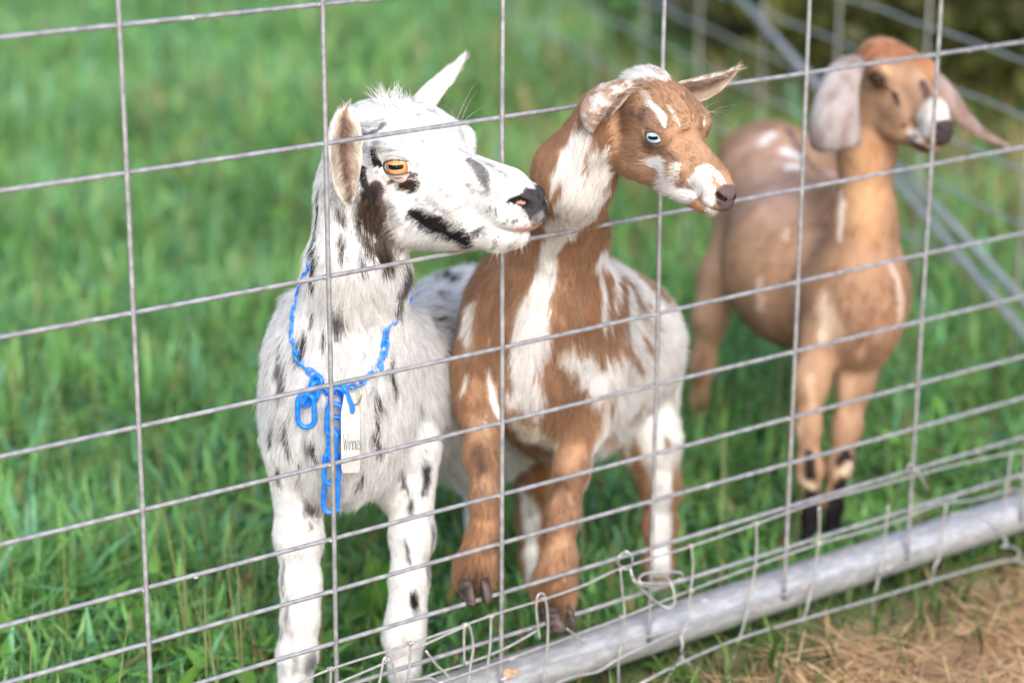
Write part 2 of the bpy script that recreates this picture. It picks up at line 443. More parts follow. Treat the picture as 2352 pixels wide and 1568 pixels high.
        o = bpy.data.objects.new('fur', hc); col.objects.link(o); o.parent = s.e
        o.matrix_parent_inverse = Matrix.Translation(s.e.location).inverted(); o['kind'] = 'stuff'
        s.fur = o
    def head_shape(s, roman=0, muz=1.0, jaw=1.0, jd=0, jx=0, cz=0):
        s.hell((-18, 0, 12-cz*.4), (60, 43, 44-cz*.5), 15)
        s.hell((8, 0, 26-cz*.8), (44, 32, 25), 18)
        s.hell((-46, 0, 30-cz*1.1), (26, 27, 22), 18, flow=(-.8, 0, .3), fur=.010)
        s.hell((17, 28, 13), (28, 18, 21), 12, sym=True, fur=.004)
        s.hell((17, 32, 25), (24, 12, 9), 10, sym=True, fur=.004)                     # brow ridge
        s.hcone((36, 0, -10+roman), (108, 0, -17+roman*.6), 26, 21*muz, 14, .92, fur=.005)
        s.hcone((26, 0, 9+roman*1.5), (112, 0, -5+roman), 13+roman*.3, 11*muz, 14, 1.2, fur=.004)
        s.hell((124, 0, -19), (22*muz, 18*muz, 17*muz), 10, fur=.0028)
        s.hell((134, 7, -18), (10, 9, 11), 6, sym=True, fur=.0012)                  # nostril wings
        s.hell((120, 0, -32), (26, 19*muz, 12), 8, fur=.003)                    # upper lip
        s.hell((105, 0, -48.5), (24, 15, 11.5), 4, fur=.005, flow=(-1, 0, -.6))       # chin
        s.hcone((-30-jx, 26, -42-jd), (100, 7, -47), 20*jaw, 11, 12, sym=True, flow=(-1, 0, -.5), fur=.008)
        s.hell((-16-jx, 25, -26-jd*.5), (42+jx, 17, (36+jd*.5)*jaw), 14, sym=True, flow=(-1, 0, -.35), fur=.009)
        s.hell((46, 22, -24), (34, 13, 22), 14, sym=True, fur=.006)                 # cheek towards the mouth
        s.hell((22, 0, -44-jd*.6), (60, 22, 18), 14, flow=(-1, 0, -.6), fur=.01)
        # mouth cut, nostrils, eye sockets
        s.hell((26, 50, 9.5), (19, 15.5, 9), 4, sym=True, sub=True)
        for m in (1, -1):
            path = [(143, 0, -40), (138, m*12, -41), (124, m*19.5, -42), (104, m*21.5, -41), (84, m*24, -37)]
            for a, b in zip(path[:-1], path[1:]): s.hcone(a, b, 1.0, .9, 1.2, sub=True)
            path = [(148, m*4.5, -22), (144, m*10, -18.5), (137, m*16, -14.5), (129, m*18.5, -14)]
            for (a, b, r1, r2) in zip(path[:-1], path[1:], (1.8, 2.8, 2.6), (2.8, 2.6, 1.1)): s.hcone(a, b, r1, r2, 2, sub=True)
    def eyes(s, mat, centre=(21, -30.0, 9), R_=16.5, w=12, h=6.6, tilt=.15, look=(.35, -1, .02), lid=(.03, .025, .025), both=True):
        for m in ((1, -1) if both else (1,)):
            S = np.array([1, m, 1]); c = s.H(np.array(centre)*S); z = unit(s.R@(np.array(look)*S)); up = s.R[:, 2]
            x = unit(np.cross(up, z)); y = np.cross(z, x); ct, st = math.cos(tilt*m), math.sin(tilt*m); x, y = ct*x+st*y, -st*x+ct*y
            k = s.sc; V = []; F = []; n, mm = 32, 18
            for i in range(mm):
                th = math.pi*.62*i/(mm-1)
                for j in range(n):
                    a = 2*math.pi*j/n; rr_ = R_*(1+.07*max(0, math.cos(th*1.7)))
                    V.append((rr_*k*math.sin(th)*math.cos(a), rr_*k*math.sin(th)*math.sin(a), rr_*k*math.cos(th)))
            for i in range(mm-1):
                for j in range(n): F.append((i*n+j, (i+1)*n+j, (i+1)*n+(j+1) % n, i*n+(j+1) % n))
            o = mesh_obj('eye', V, F, mat); o.scale = (1, 1, 1)
            o.matrix_world = Matrix(((x[0], y[0], z[0], c[0]), (x[1], y[1], z[1], c[1]), (x[2], y[2], z[2], c[2]), (0, 0, 0, 1)))
            mw = o.matrix_world.copy(); o.parent = s.e; o.matrix_parent_inverse = Matrix.Translation(s.e.location).inverted(); o.matrix_basis = mw
            # eyelid ring
            prof = [(.97, .25, 0), (1.02, 1.1, 0), (1.12, 1.3, 0), (1.34, 1.1, 1), (1.6, .8, 2), (1.95, .1, 2)]
            V = []; F = []; Cc = []; n = 40; inner = m
            for sc_, hh, ci in prof:
                for j in range(n):
                    a = 2*math.pi*j/n; px_, py_ = w*math.cos(a), h*math.sin(a)
                    front = x@s.R[:, 0] > 0
                    corner = max(0, math.cos(a) if front else -math.cos(a))**6*4.5
                    py_ *= (1.0 if math.sin(a) > 0 else .95); px_ += corner*(1 if front else -1); py_ -= corner*.35
                    px_ *= 1+(sc_-1)*.45; py_ *= sc_; rr_ = math.hypot(px_, py_)
                    zz = math.sqrt(max(0, (R_+hh)**2-min(rr_, R_*.98)**2))-max(0, rr_-R_*.98)*.6
                    V.append(c+k*(x*px_+y*py_+z*zz)); Cc.append(lid if ci == 0 else (s.lidc if ci == 1 else [.35*a_+.65*b_ for a_, b_ in zip(s.lidc, s.lidd)]))
            for i in range(len(prof)-1):
                for j in range(n): F.append((i*n+j, i*n+(j+1) % n, (i+1)*n+(j+1) % n, (i+1)*n+j))
            mesh_obj('eyelid', V, F, MAT_LID, s.e, colors=np.array(Cc))
MAT_LID = attr_mat('eyelid_skin', .38, 0, .5)

def eye_mat(name, c_in, c_out, sclera, R_, pw=6.4, ph=1.9, iris=9.6):
    m, N, L, b = new_mat(name)
    tc = N.new('ShaderNodeTexCoord'); mp = N.new('ShaderNodeMapping'); k = 1000
    mp.inputs['Scale'].default_value = (k, k, k); L.new(tc.outputs['Object'], mp.inputs[0])
    sx = N.new('ShaderNodeSeparateXYZ'); L.new(mp.outputs[0], sx.inputs[0])
    def mth(op, a, b_=None, c=None):
        n = N.new('ShaderNodeMath'); n.operation = op
        for i, v in enumerate((a, b_, c)):
            if v is None: continue
            if isinstance(v, (int, float)): n.inputs[i].default_value = v
            else: L.new(v, n.inputs[i])
        return n.outputs[0]
    x, y = sx.outputs[0], sx.outputs[1]
    r = mth('SQRT', mth('ADD', mth('MULTIPLY', x, x), mth('MULTIPLY', y, y)))
    # rounded slot with slightly wider ends
    ax = mth('ABSOLUTE', x); bow = mth('ADD', y, mth('MULTIPLY', mth('MULTIPLY', x, x), -.018))
    dx = mth('MAXIMUM', mth('SUBTRACT', ax, pw-ph), 0.0); dd = mth('SQRT', mth('ADD', mth('MULTIPLY', dx, dx), mth('MULTIPLY', bow, bow)))
    pup = mth('LESS_THAN', dd, ph)
    ir = N.new('ShaderNodeValToRGB'); e = ir.color_ramp.elements
    e[0].position = .25; e[0].color = (*c_in, 1); e[1].position = .80; e[1].color = (*c_out, 1)
    q = ir.color_ramp.elements.new(.93); q.color = (*[v*.35 for v in c_out], 1)
    q = ir.color_ramp.elements.new(1.0); q.color = (*sclera, 1)
    L.new(mth('DIVIDE', r, iris*1.04), ir.inputs[0])
    an = mth('ARCTAN2', y, x); no = N.new('ShaderNodeTexNoise'); no.noise_dimensions = '2D'; cb = N.new('ShaderNodeCombineXYZ')
    L.new(mth('MULTIPLY', an, 9.0), cb.inputs[0]); L.new(mth('MULTIPLY', r, .25), cb.inputs[1]); L.new(cb.outputs[0], no.inputs['Vector']); no.inputs['Scale'].default_value = 1.5
    mx = N.new('ShaderNodeMix'); mx.data_type = 'RGBA'; mx.blend_type = 'MULTIPLY'; mx.inputs[0].default_value = .6
    L.new(ir.outputs[0], mx.inputs[6]); L.new(no.outputs['Fac'], mx.inputs[7])
    g = N.new('ShaderNodeMix'); g.data_type = 'RGBA'; g.blend_type = 'MIX'; L.new(pup, g.inputs[0]); L.new(mx.outputs[2], g.inputs[6]); g.inputs[7].default_value = (.004, .006, .012, 1)
    mb = N.new('ShaderNodeMix'); mb.data_type = 'RGBA'; mb.blend_type = 'MULTIPLY'; mb.inputs[0].default_value = 1; mb.inputs[7].default_value = (1.5, 1.5, 1.5, 1)
    L.new(g.outputs[2], mb.inputs[6]); L.new(mb.outputs[2], b.inputs['Base Color'])
    b.inputs['Roughness'].default_value = .25; b.inputs['Coat Weight'].default_value = .22; b.inputs['Coat Roughness'].default_value = .02; b.inputs['Specular IOR Level'].default_value = .1
    return m

# ---------------------------------------------------------------- ground, straw, grass
def ground_mat():
    m, N, L, b = new_mat('soil_and_turf')
    g = N.new('ShaderNodeNewGeometry'); sx = N.new('ShaderNodeSeparateXYZ'); L.new(g.outputs['Position'], sx.inputs[0])
    n1 = N.new('ShaderNodeTexNoise'); n1.inputs['Scale'].default_value = 14; n1.inputs['Detail'].default_value = 8
    n2 = N.new('ShaderNodeTexNoise'); n2.inputs['Scale'].default_value = 2.2; n2.inputs['Detail'].default_value = 4
    for n in (n1, n2): L.new(g.outputs['Position'], n.inputs['Vector'])
    soil = N.new('ShaderNodeValToRGB'); e = soil.color_ramp.elements
    e[0].position = .3; e[0].color = (.13, .075, .05, 1); e[1].position = .7; e[1].color = (.42, .27, .18, 1)
    L.new(n1.outputs['Fac'], soil.inputs[0])
    turf = N.new('ShaderNodeValToRGB'); e = turf.color_ramp.elements
    e[0].position = .3; e[0].color = (.02, .05, .012, 1); e[1].position = .7; e[1].color = (.09, .15, .04, 1)
    L.new(n1.outputs['Fac'], turf.inputs[0])
    ad = N.new('ShaderNodeMath'); ad.operation = 'MULTIPLY_ADD'; L.new(n2.outputs['Fac'], ad.inputs[0]); ad.inputs[1].default_value = .25; L.new(sx.outputs['Y'], ad.inputs[2])
    mr = N.new('ShaderNodeMapRange'); L.new(ad.outputs[0], mr.inputs[0]); mr.inputs[1].default_value = .0; mr.inputs[2].default_value = .16
    mx = N.new('ShaderNodeMix'); mx.data_type = 'RGBA'; L.new(mr.outputs[0], mx.inputs[0]); L.new(soil.outputs[0], mx.inputs[6]); L.new(turf.outputs[0], mx.inputs[7])
    L.new(mx.outputs[2], b.inputs['Base Color']); b.inputs['Roughness'].default_value = .95
    bp = N.new('ShaderNodeBump'); bp.inputs['Strength'].default_value = .6; bp.inputs['Distance'].default_value = .02
    L.new(n1.outputs['Fac'], bp.inputs['Height']); L.new(bp.outputs[0], b.inputs['Normal'])
    return m
def ground():
    xs = np.concatenate([np.linspace(-60, -3, 20)[:-1], np.linspace(-3, 6, 120), np.linspace(6, 60, 20)[1:]])
    ys = np.concatenate([np.linspace(-40, -2, 12)[:-1], np.linspace(-2, 9, 140), np.linspace(9, 90, 24)[1:]])
    X, Y = np.meshgrid(xs, ys, indexing='ij'); P = np.stack([X.ravel(), Y.ravel(), 0*X.ravel()], 1)
    P[:, 2] = GZ+ground_h(P)
    nx, ny = len(xs), len(ys); i, j = np.meshgrid(np.arange(nx-1), np.arange(ny-1), indexing='ij')
    a = (i*ny+j).ravel(); F = np.stack([a, a+ny, a+ny+1, a+1], 1)
    tag(mesh_obj('ground', P, F, ground_mat()), kind='structure')
def ground_h(P):
    P = np.atleast_2d(P).copy(); P[:, 2] = 0
    return .012*noise(P, .35, 2)+.006*noise(P, .1, 4)-.008
ground()

def blades(name, base, h, w, lean, az, c0, c1, mat, nseg=3, flat=0.0, curl=1.0):
    n = len(base); t = np.linspace(0, 1, nseg+1)
    d = np.stack([np.cos(az), np.sin(az), 0*az], 1); s_ = np.stack([-np.sin(az), np.cos(az), 0*az], 1)
    up = np.array([0, 0, 1.]); V = []; C = []
    for i, ti in enumerate(t):
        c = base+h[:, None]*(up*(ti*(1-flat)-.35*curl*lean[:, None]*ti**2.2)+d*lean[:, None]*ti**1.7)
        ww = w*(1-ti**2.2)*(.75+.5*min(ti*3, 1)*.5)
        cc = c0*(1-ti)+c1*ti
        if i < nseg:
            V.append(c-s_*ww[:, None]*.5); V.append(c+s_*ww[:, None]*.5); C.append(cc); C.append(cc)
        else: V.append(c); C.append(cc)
    k = 2*nseg+1; V = np.stack(V, 1).reshape(-1, 3); C = np.stack(C, 1).reshape(-1, 3)
    F = []
    o = (np.arange(n)*k)[:, None]
    for i in range(nseg-1):
        F.append(o+np.array([[2*i, 2*i+1, 2*i+3]])); F.append(o+np.array([[2*i, 2*i+3, 2*i+2]]))
    F.append(o+np.array([[2*nseg-2, 2*nseg-1, 2*nseg]]))
    F = np.concatenate(F)
    o = mesh_obj(name, V, F, mat, colors=C)
    return o
CAMG = np.array([CAM[0], CAM[1], GZ])
HD = unit([FW[0], FW[1], 0]); HR = np.array([HD[1], -HD[0], 0])
def scatter(n, d0, d1, half, power=1.0):
    u_ = rng.random(n); d = (d0**(2-power)+(d1**(2-power)-d0**(2-power))*u_)**(1/(2-power)) if power != 2 else d0*(d1/d0)**u_
    a = rng.uniform(-half, half, n)
    return CAMG+HD*(d*np.cos(a))[:, None]+HR*(d*np.sin(a))[:, None]
def grass():
    P = scatter(285000, 2.0, 10.0, math.radians(32), 1.75)
    lim = .05+.07*noise(P, .25, 8)
    P = P[P[:, 1] > lim]
    # thin where the earth is bare: the strip beyond the goats to the right
    bare = np.clip(1.3-np.linalg.norm(P[:, :2]-BARE, axis=1)/1.5, 0, .9)*(.65+.5*noise(P, .3, 9))
    P = P[rng.random(len(P)) > bare]
    n = len(P); P[:, 2] += ground_h(P)-.004
    big = noise(P, .45, 3); fine = noise(P, .12, 6)
    h = (.098+.05*big+.04*fine)*rng.uniform(.45, 1.6, n); h = np.clip(h, .03, .26)
    near = np.clip((P[:, 1]-.02)/.55, .38, 1); h *= near
    lean = np.clip(rng.normal(.75, .38, n), .05, 1.6); az = rng.uniform(0, 2*math.pi, n)+fine*1.0
    wide = rng.random(n) < .28
    w = np.where(wide, rng.uniform(.007, .014, n), rng.uniform(.0025, .0052, n))*(1+np.clip((np.linalg.norm(P-CAMG, axis=1)-3)/6, 0, 1)*.9)
    base = np.array([.045, .13, .022]); tip = np.array([.235, .52, .15])  # darker base puts the shade of the gaps between blades into the colour
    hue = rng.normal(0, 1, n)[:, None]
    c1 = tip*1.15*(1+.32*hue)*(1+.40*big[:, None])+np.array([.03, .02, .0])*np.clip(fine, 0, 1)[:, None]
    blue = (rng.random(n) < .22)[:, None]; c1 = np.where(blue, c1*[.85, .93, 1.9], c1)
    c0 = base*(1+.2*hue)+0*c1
    dry = (rng.random(n) < .06+.04*(noise(P, .2, 13) > .4)+.6*np.clip(1.2-np.linalg.norm(P[:, :2]-BARE, axis=1)/1.5, 0, 1))[:, None]
    c1 = np.where(dry, np.array([.36, .29, .13])*(1+.2*hue), c1); c0 = np.where(dry, np.array([.25, .19, .08]), c0)
    c0 = np.clip(c0, .01, .7); c1 = np.clip(c1, .01, .7)
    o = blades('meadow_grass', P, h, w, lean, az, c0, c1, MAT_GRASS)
    tag(o, 'lush green meadow grass the goats stand in', 'grass', kind='stuff')
    # broad leaves of low weeds mixed into the grass
    P = scatter(7000, 2.1, 7, math.radians(23), 1.6); P = P[(P[:, 1] > .1) & (noise(P, .35, 24) > -.1)]; n = len(P); P[:, 2] += ground_h(P)+rng.uniform(.01, .06, n)
    c = np.array([.16, .36, .07])*(1+.3*rng.normal(0, 1, (n, 1)))
    o = blades('meadow_weeds', P, rng.uniform(.025, .06, n), rng.uniform(.012, .024, n), rng.uniform(.6, 1.0, n), rng.uniform(0, 6.28, n), np.clip(c*.8, .01, 1), np.clip(c*1.1, .01, 1), MAT_GRASS, 4, flat=.6, curl=.5)
    tag(o, 'small broad leaved weeds mixed into the meadow grass', 'weeds', kind='stuff')
    # tall seed stalks
    P = scatter(1800, 2.1, 5.5, math.radians(22), 1.5); P = P[P[:, 1] > .15]; n = len(P); P[:, 2] += ground_h(P)
    c = np.tile(np.array([.30, .30, .12]), (n, 1))*rng.uniform(.6, 1.3, (n, 1))
    a = blades('seed_stalks', P, rng.uniform(.14, .27, n), rng.uniform(.0014, .0024, n), rng.uniform(.05, .6, n), rng.uniform(0, 6.28, n), c*.8, c*1.2, MAT_GRASS, 4)
    tag(a, 'thin pale seed stalks standing above the grass', 'grass stalks', kind='stuff')
    # weeds on the strip under and before the panel
    n = 9000; P = np.stack([rng.uniform(-.6, 3.2, n), rng.uniform(-.5, .14, n), np.full(n, GZ)], 1)
    k = (P[:, 1] > -.12+.10*noise(P, .2, 15)-.05*(P[:, 0]-.9)) | (noise(P, .12, 17) > .55)
    k &= rng.random(n) < np.where(P[:, 1] > -.1, .8, .4)*np.clip(1.7-P[:, 0]*.55, .25, 1)
    P = P[k]; n = len(P); P[:, 2] += ground_h(P)
    c = np.array([.11, .20, .05])*(1+.3*rng.normal(0, 1, (n, 1))); c = np.where(rng.random((n, 1)) < .22, np.array([.42, .33, .17]), c)
    o = blades('fence_line_weeds', P, rng.uniform(.02, .075, n), rng.uniform(.003, .008, n), rng.uniform(.3, 1.3, n), rng.uniform(0, 6.28, n), np.clip(c*.6, .01, 1), np.clip(c, .01, 1), MAT_GRASS)
    tag(o, 'short weeds growing along the foot of the panel', 'weeds', kind='stuff')
    # straw on the bare soil
    n = 75000; P = np.stack([rng.uniform(.3, 4.0, n), rng.uniform(-1.3, .06, n), np.full(n, GZ)], 1)
    k = (P[:, 1] < .02-.12*np.clip(1.6-P[:, 0], 0, 1)+.07*noise(P, .2, 16)) & (noise(P, .16, 19) > -.6+.3*rng.normal(0, 1, n))
    P = P[k]; n = len(P); P[:, 2] += ground_h(P)+rng.uniform(.001, .022, n)
    c = np.array([.66, .49, .29])*(1+.22*rng.normal(0, 1, (n, 1))); c = np.where(rng.random((n, 1)) < .3, c*[.72, .62, .55], c)
    az = rng.uniform(0, 6.28, n)+noise(P, .3, 20)*1.5
    o = blades('straw', P, rng.uniform(.04, .15, n), rng.uniform(.0013, .0036, n), rng.uniform(.85, 1.0, n), az, np.clip(c, .02, 1), np.clip(c*1.15, .02, 1), MAT_GRASS, 3, flat=.94, curl=.08)
    tag(o, 'dry tan straw scattered on the bare brown soil', 'straw', kind='stuff')
BARE = at_ground(2330, 330)[:2]
grass()

def leafy(name, label, base, specs, color, parentlabel=None):
    e = empty(name, base, label, 'weed')
    for (az, ln, wd, rise, droop) in specs:
        V = []; F = []; n = 9; d = np.array([math.cos(az), math.sin(az), 0]); s_ = np.array([-d[1], d[0], 0])
        for i in range(n):
            t = i/(n-1); c = base+d*ln*t*.8+np.array([0, 0, 1])*(ln*(rise*t-droop*t*t)); w = wd*math.sin(math.pi*min(1, .06+t*.94))**.8*(1-.3*t)
            wob = .12*math.sin(t*17+az)
            V += [c-s_*w*(1+wob)+np.array([0, 0, w*.35]), c, c+s_*w*(1-wob)+np.array([0, 0, w*.35])]
        for i in range(n-1):
            a = i*3; F += [(a, a+1, a+4, a+3), (a+1, a+2, a+5, a+4)]
        cc = np.tile(color, (len(V), 1)); cc[1::3] *= 1.35
        mesh_obj('leaf', V, F, MAT_GRASS, e, colors=cc*random.uniform(.85, 1.15))
g = at_ground(862, 1420); leafy('broad_leaf_weed', 'bright green broad leaved weed between the white goat\'s front legs', g, [(-1.9, .12, .02, 1.3, .35), (-2.6, .09, .017, 1.0, .4), (-.8, .09, .018, 1.1, .4), (1.0, .08, .016, 1.1, .4)], np.array([.14, .34, .05]))
g = at_ground(380, 1700, GZ); leafy('broad_leaf_weed', 'light green blunt leaved weed at the lower left beside the first upright wire', g, [(-1.6, .10, .014, 1.5, .3), (-2.9, .07, .013, 1.2, .4), (.4, .07, .012, 1.0, .4)], np.array([.22, .42, .07]))
g = at_ground(1545, 1560, GZ); leafy('broad_leaf_weed', 'low green weed on the soil in front of the pipe below the twisted tie', g, [(-1.6, .05, .012, .5, .3), (-2.9, .05, .011, .5, .3), (.4, .05, .011, .4, .3), (2, .05, .01, .5, .3)], np.array([.12, .26, .05]))

# ---------------------------------------------------------------- far background: trees, shrubs, boulder
MAT_LEAF = attr_mat('leaves', .55, .3, .3)
MAT_BARK = plain('bark', (.10, .075, .06), .9, 0, .2, (.22, .17, .14), 14, .8, stretch=(1, 1, .3))
MAT_ROCK = plain('boulder_stone', (.12, .11, .12), .9, 0, .2, (.24, .22, .22), 9, .8)
def leaf_cloud(centers, radii, n, size, colr):
    k = rng.integers(0, len(centers), n); C = np.array(centers)[k]; R_ = np.array(radii)[k]
    v = rng.normal(0, 1, (n, 3)); v /= np.linalg.norm(v, axis=1)[:, None]; rr = rng.random(n)**.45
    P = C+v*R_*rr[:, None]; P = P[noise(P, .25, 50)+.5*noise(P, .1, 51) > -.25]; n = len(P)
    a = rng.normal(0, 1, (n, 3)); a /= np.linalg.norm(a, axis=1)[:, None]; b = np.cross(a, rng.normal(0, 1, (n, 3))); b /= np.linalg.norm(b, axis=1)[:, None]
    s_ = size*rng.uniform(.6, 1.4, (n, 1)); V = np.stack([P-a*s_, P+b*s_*.45, P+a*s_, P-b*s_*.45], 1).reshape(-1, 3)
    F = (np.arange(n)*4)[:, None]+np.array([[0, 1, 2, 3]])
    c = np.repeat(colr*(1+.3*rng.normal(0, 1, (n, 1)))*(1+.4*noise(P, .3, 52))[:, None], 4, 0)
    return V, F, np.clip(c, .004, .8)
def tree(name, label, base, trunk_r, height, crown, n, size, colr, cat='tree', group=None):
    e = empty(name, base, label, cat, group)
    pts = [base+np.array([0, 0, -.1]), base+np.array([.02, 0, height*.3]), base+np.array([-.05, .04, height*.65]), base+np.array([.05, .05, height])]
    parts = [tube(spline(pts, 5), np.linspace(trunk_r, trunk_r*.45, 16), 12)]
    for (c, r) in crown:
        s0 = base+np.array([0, 0, height*random.uniform(.45, .95)]); m_ = (s0+np.array(c))/2+np.array([0, 0, .1])
        parts.append(tube(spline([s0, m_, c], 4), np.linspace(trunk_r*.4, trunk_r*.08, 9), 6))
    V, F = merge(parts); mesh_obj('trunk', V, F, MAT_BARK, e)
    V, F, C = leaf_cloud([c for c, r in crown], [r for c, r in crown], n, size, colr)
    mesh_obj('crown', V, F, MAT_LEAF, e, smooth=False, colors=C)
def gp(x, dist):   # ground point in the direction of picture column x at a distance
    a = math.atan((x-1176)/5431); return CAMG+HD*(dist*math.cos(a))+HR*(dist*math.sin(a))
dark = np.array([.035, .05, .012]); olive = np.array([.075, .085, .02])
b = gp(1980, 8.6); tree('broadleaf_tree', 'dark tree with a low shady crown behind the side fence', b, .16, 1.6,
     [(b+np.array([dx, dy, z]), np.array([.9, .9, .65])) for dx, dy, z in ((0, 0, 1.9), (.8, -.3, 1.6), (-.7, .4, 1.8), (.3, -1.0, 1.5), (1.2, .9, 2.2), (-.2, 1.0, 2.3))], 16000, .045, dark)
specs = [(2080, 6.2, .42, olive, 'olive green shrub behind the long eared goat\'s head'), (2235, 6.0, .38, olive*.9, 'dark olive shrub to the right above the long eared goat'),
         (2390, 6.0, .45, olive*.8, 'dark shrub at the upper right corner'), (1960, 6.4, .5, dark, 'deep green shrub just right of the grey boulder'),
         (2160, 7.2, .6, dark, 'tall dark shrub at the back between the olive shrubs'), (2330, 7.3, .65, dark*.9, 'tall dark shrub at the back of the upper right corner'), (2500, 7.2, .6, dark, 'tall dark shrub beyond the right edge')]
for x, dist, r, c, lab in specs:
    b = gp(x, dist); tree('shrub', lab, b, .03, r, [(b+np.array([dx*r, dy*r, r*z]), np.array([r, r, r*.7])) for dx, dy, z in ((0, 0, .7), (.6, .2, .6), (-.6, -.1, .55), (.1, -.5, .5), (0, .1, 1.3))], 5200, .035, c, 'shrub', 'shrubs behind the side fence')
def rock(label, base, r, seed):
    n, m_ = 28, 18; V = []; F = []
    for i in range(m_):
        th = math.pi*i/(m_-1)
        for j in range(n):
            q = 2*math.pi*j/n; V.append((math.sin(th)*math.cos(q), math.sin(th)*math.sin(q), math.cos(th)))
    V = np.array(V); V = V*(1+.18*noise(V, .6, seed)+.06*noise(V, .2, seed+1))[:, None]*r+base
    for i in range(m_-1):
        for j in range(n): F.append((i*n+j, (i+1)*n+j, (i+1)*n+(j+1) % n, i*n+(j+1) % n))
    tag(mesh_obj('boulder', V, F, MAT_ROCK), label, 'boulder')
rock('large grey brown boulder blurred at the top of the meadow', gp(1720, 6.5)+np.array([0, 0, .10]), np.array([.22, .25, .22]), 5)
rock('smaller dark boulder beside the large one near the shrubs', gp(1862, 6.5)+np.array([0, 0, .07]), np.array([.16, .16, .16]), 9)

# ---------------------------------------------------------------- the three goats
BLACK = (.022, .020, .021); DKB = (.055, .038, .027); WHITE = (.77, .78, .79); GREY = (.13, .13, .145)
def lat(axis): return unit(np.cross([0, 0, 1.], axis))
def body_axes(p, q):
    ax = unit(at(*p)-at(*q)); l = lat(ax); return ax, l, np.cross(ax, l)
def hooves(g, x, y, d, spread=.011, size=1.0, fwd=None, down=None):
    c = at(x, y, d); fwd = unit([-.3, -1, 0]) if fwd is None else unit(fwd); down = np.array([0, 0, -1.]) if down is None else unit(down)
    l = unit(np.cross(down, fwd)); fwd = np.cross(l, down)
    for m in (1, -1):
        V = []; F = []; n = 10
        for i, (t, w, fr, bk) in enumerate(((0, .009, .013, .013), (.4, .0105, .017, .014), (.8, .011, .020, .015), (1.0, .0102, .019, .014))):
            for j in range(n):
                a = 2*math.pi*j/n; cx, cy_ = math.cos(a), math.sin(a)
                sx = w*(cy_*.95 if m*cy_ > -.2 else -.2*m*1)
                V.append(c+size*(l*(m*spread*.62+sx*.9)+fwd*((fr if cx > 0 else bk)*cx+t*.004)+down*(t*.023-.006*max(0, -cx)*t)))
        for i in range(3):
            for j in range(n): F.append((i*n+j, i*n+(j+1) % n, (i+1)*n+(j+1) % n, (i+1)*n+j))
        F.append(tuple(range(3*n, 4*n))); F.append(tuple(range(n))[::-1])
        mesh_obj('hoof', V, F, MAT_HOOF, g.e)
def leg(g, pts, k=.022, fur=.008, foot=None):
    for i, (a, b) in enumerate(zip(pts[:-1], pts[1:])): g.cone(a, b, k, fur=(foot if foot and i >= len(pts)-3 else fur), flow=(0, 0, -1))
def whiskers(g, spots, n, ln, c=(.8, .79, .76), r=.00012):
    wp, wd, wl_, wr, wc = [], [], [], [], []
    for (x, y, dx, dy, spread) in spots:
        for _ in range(n):
            h = g.hit(x+random.uniform(-14, 14), y+random.uniform(-10, 10))
            if h is None: continue
            a = unit(RT*(dx+random.gauss(0, spread))+UP*(dy+random.gauss(0, spread))-FW*random.uniform(-.3, .5))
            wp.append(h); wd.append(a); wl_.append(ln*random.uniform(.4, 1.2)); wr.append(r); wc.append(np.array(c))
    return wp, wd, wl_, wr, wc

# ---- white goat with black patches
A = Goat('goat', 'white goat with black patches, amber eye and blue chain collar, muzzle pushed through the wires', at_ground(790, 1690), WHITE)
ax, la, up_ = body_axes((790, 900, 2.305), (1140, 850, 2.75)); BX = np.stack([ax, la, up_])
bk = unit(-ax+np.array([0, 0, -.9]))
A.cone((850, 880, 2.39, 180), (1085, 862, 2.66, 222), .05, flow=bk, fur=.022, sq=(la, .85))
A.cone((1085, 862, 2.66, 222), (1170, 840, 2.80, 195), .05, flow=bk, fur=.022, sq=(la, .85))
A.ball((790, 905, 2.305), BX, (.085, .071, .112), .04, flow=(-.05, 0, -1), fur=.017)
A.ball((690, 890, 2.345), BX, (.05, .030, .10), .035, flow=(-.15, 0, -1), fur=.017)
A.ball((912, 930, 2.365), BX, (.05, .034, .10), .035, flow=(.1, 0, -1), fur=.017)
A.cone((795, 800, 2.29, 135), (822, 620, 2.235, 104), .04, flow=(0, 0, -1), fur=.014)
A.cone((822, 620, 2.235, 104), (826, 450, 2.225, 86), .03, flow=(0, 0, -1), fur=.010)
A.cone((826, 450, 2.225, 84), (830, 360, 2.235, 82), .03, flow=(-.1, 0, -1), fur=.009)
leg(A, [(684, 1040, 2.29, 70), (686, 1230, 2.32, 46), (691, 1340, 2.33, 37), (690, 1420, 2.335, 33), (683, 1500, 2.345, 36), (678, 1570, 2.355, 27), (670, 1650, 2.365, 26), (668, 1680, 2.368, 28)], fur=.0065)
leg(A, [(942, 1040, 2.35, 68), (946, 1230, 2.375, 41), (940, 1330, 2.383, 35), (934, 1410, 2.39, 34), (927, 1465, 2.396, 37), (928, 1535, 2.405, 25), (925, 1620, 2.415, 23), (922, 1645, 2.418, 27)], fur=.0065)
leg(A, [(1120, 950, 2.74, 90), (1095, 1080, 2.76, 42), (1105, 1190, 2.80, 24), (1098, 1300, 2.79, 20)], fur=.012)
leg(A, [(1240, 950, 2.80, 90), (1290, 1080, 2.84, 42), (1296, 1180, 2.88, 24), (1290, 1270, 2.87, 20)], fur=.012)
A.set_head((906, 387, 2.170), -YAW-math.radians(43), math.radians(5), 0, 1.15)
A.head_shape(jd=3); A.svar = .17
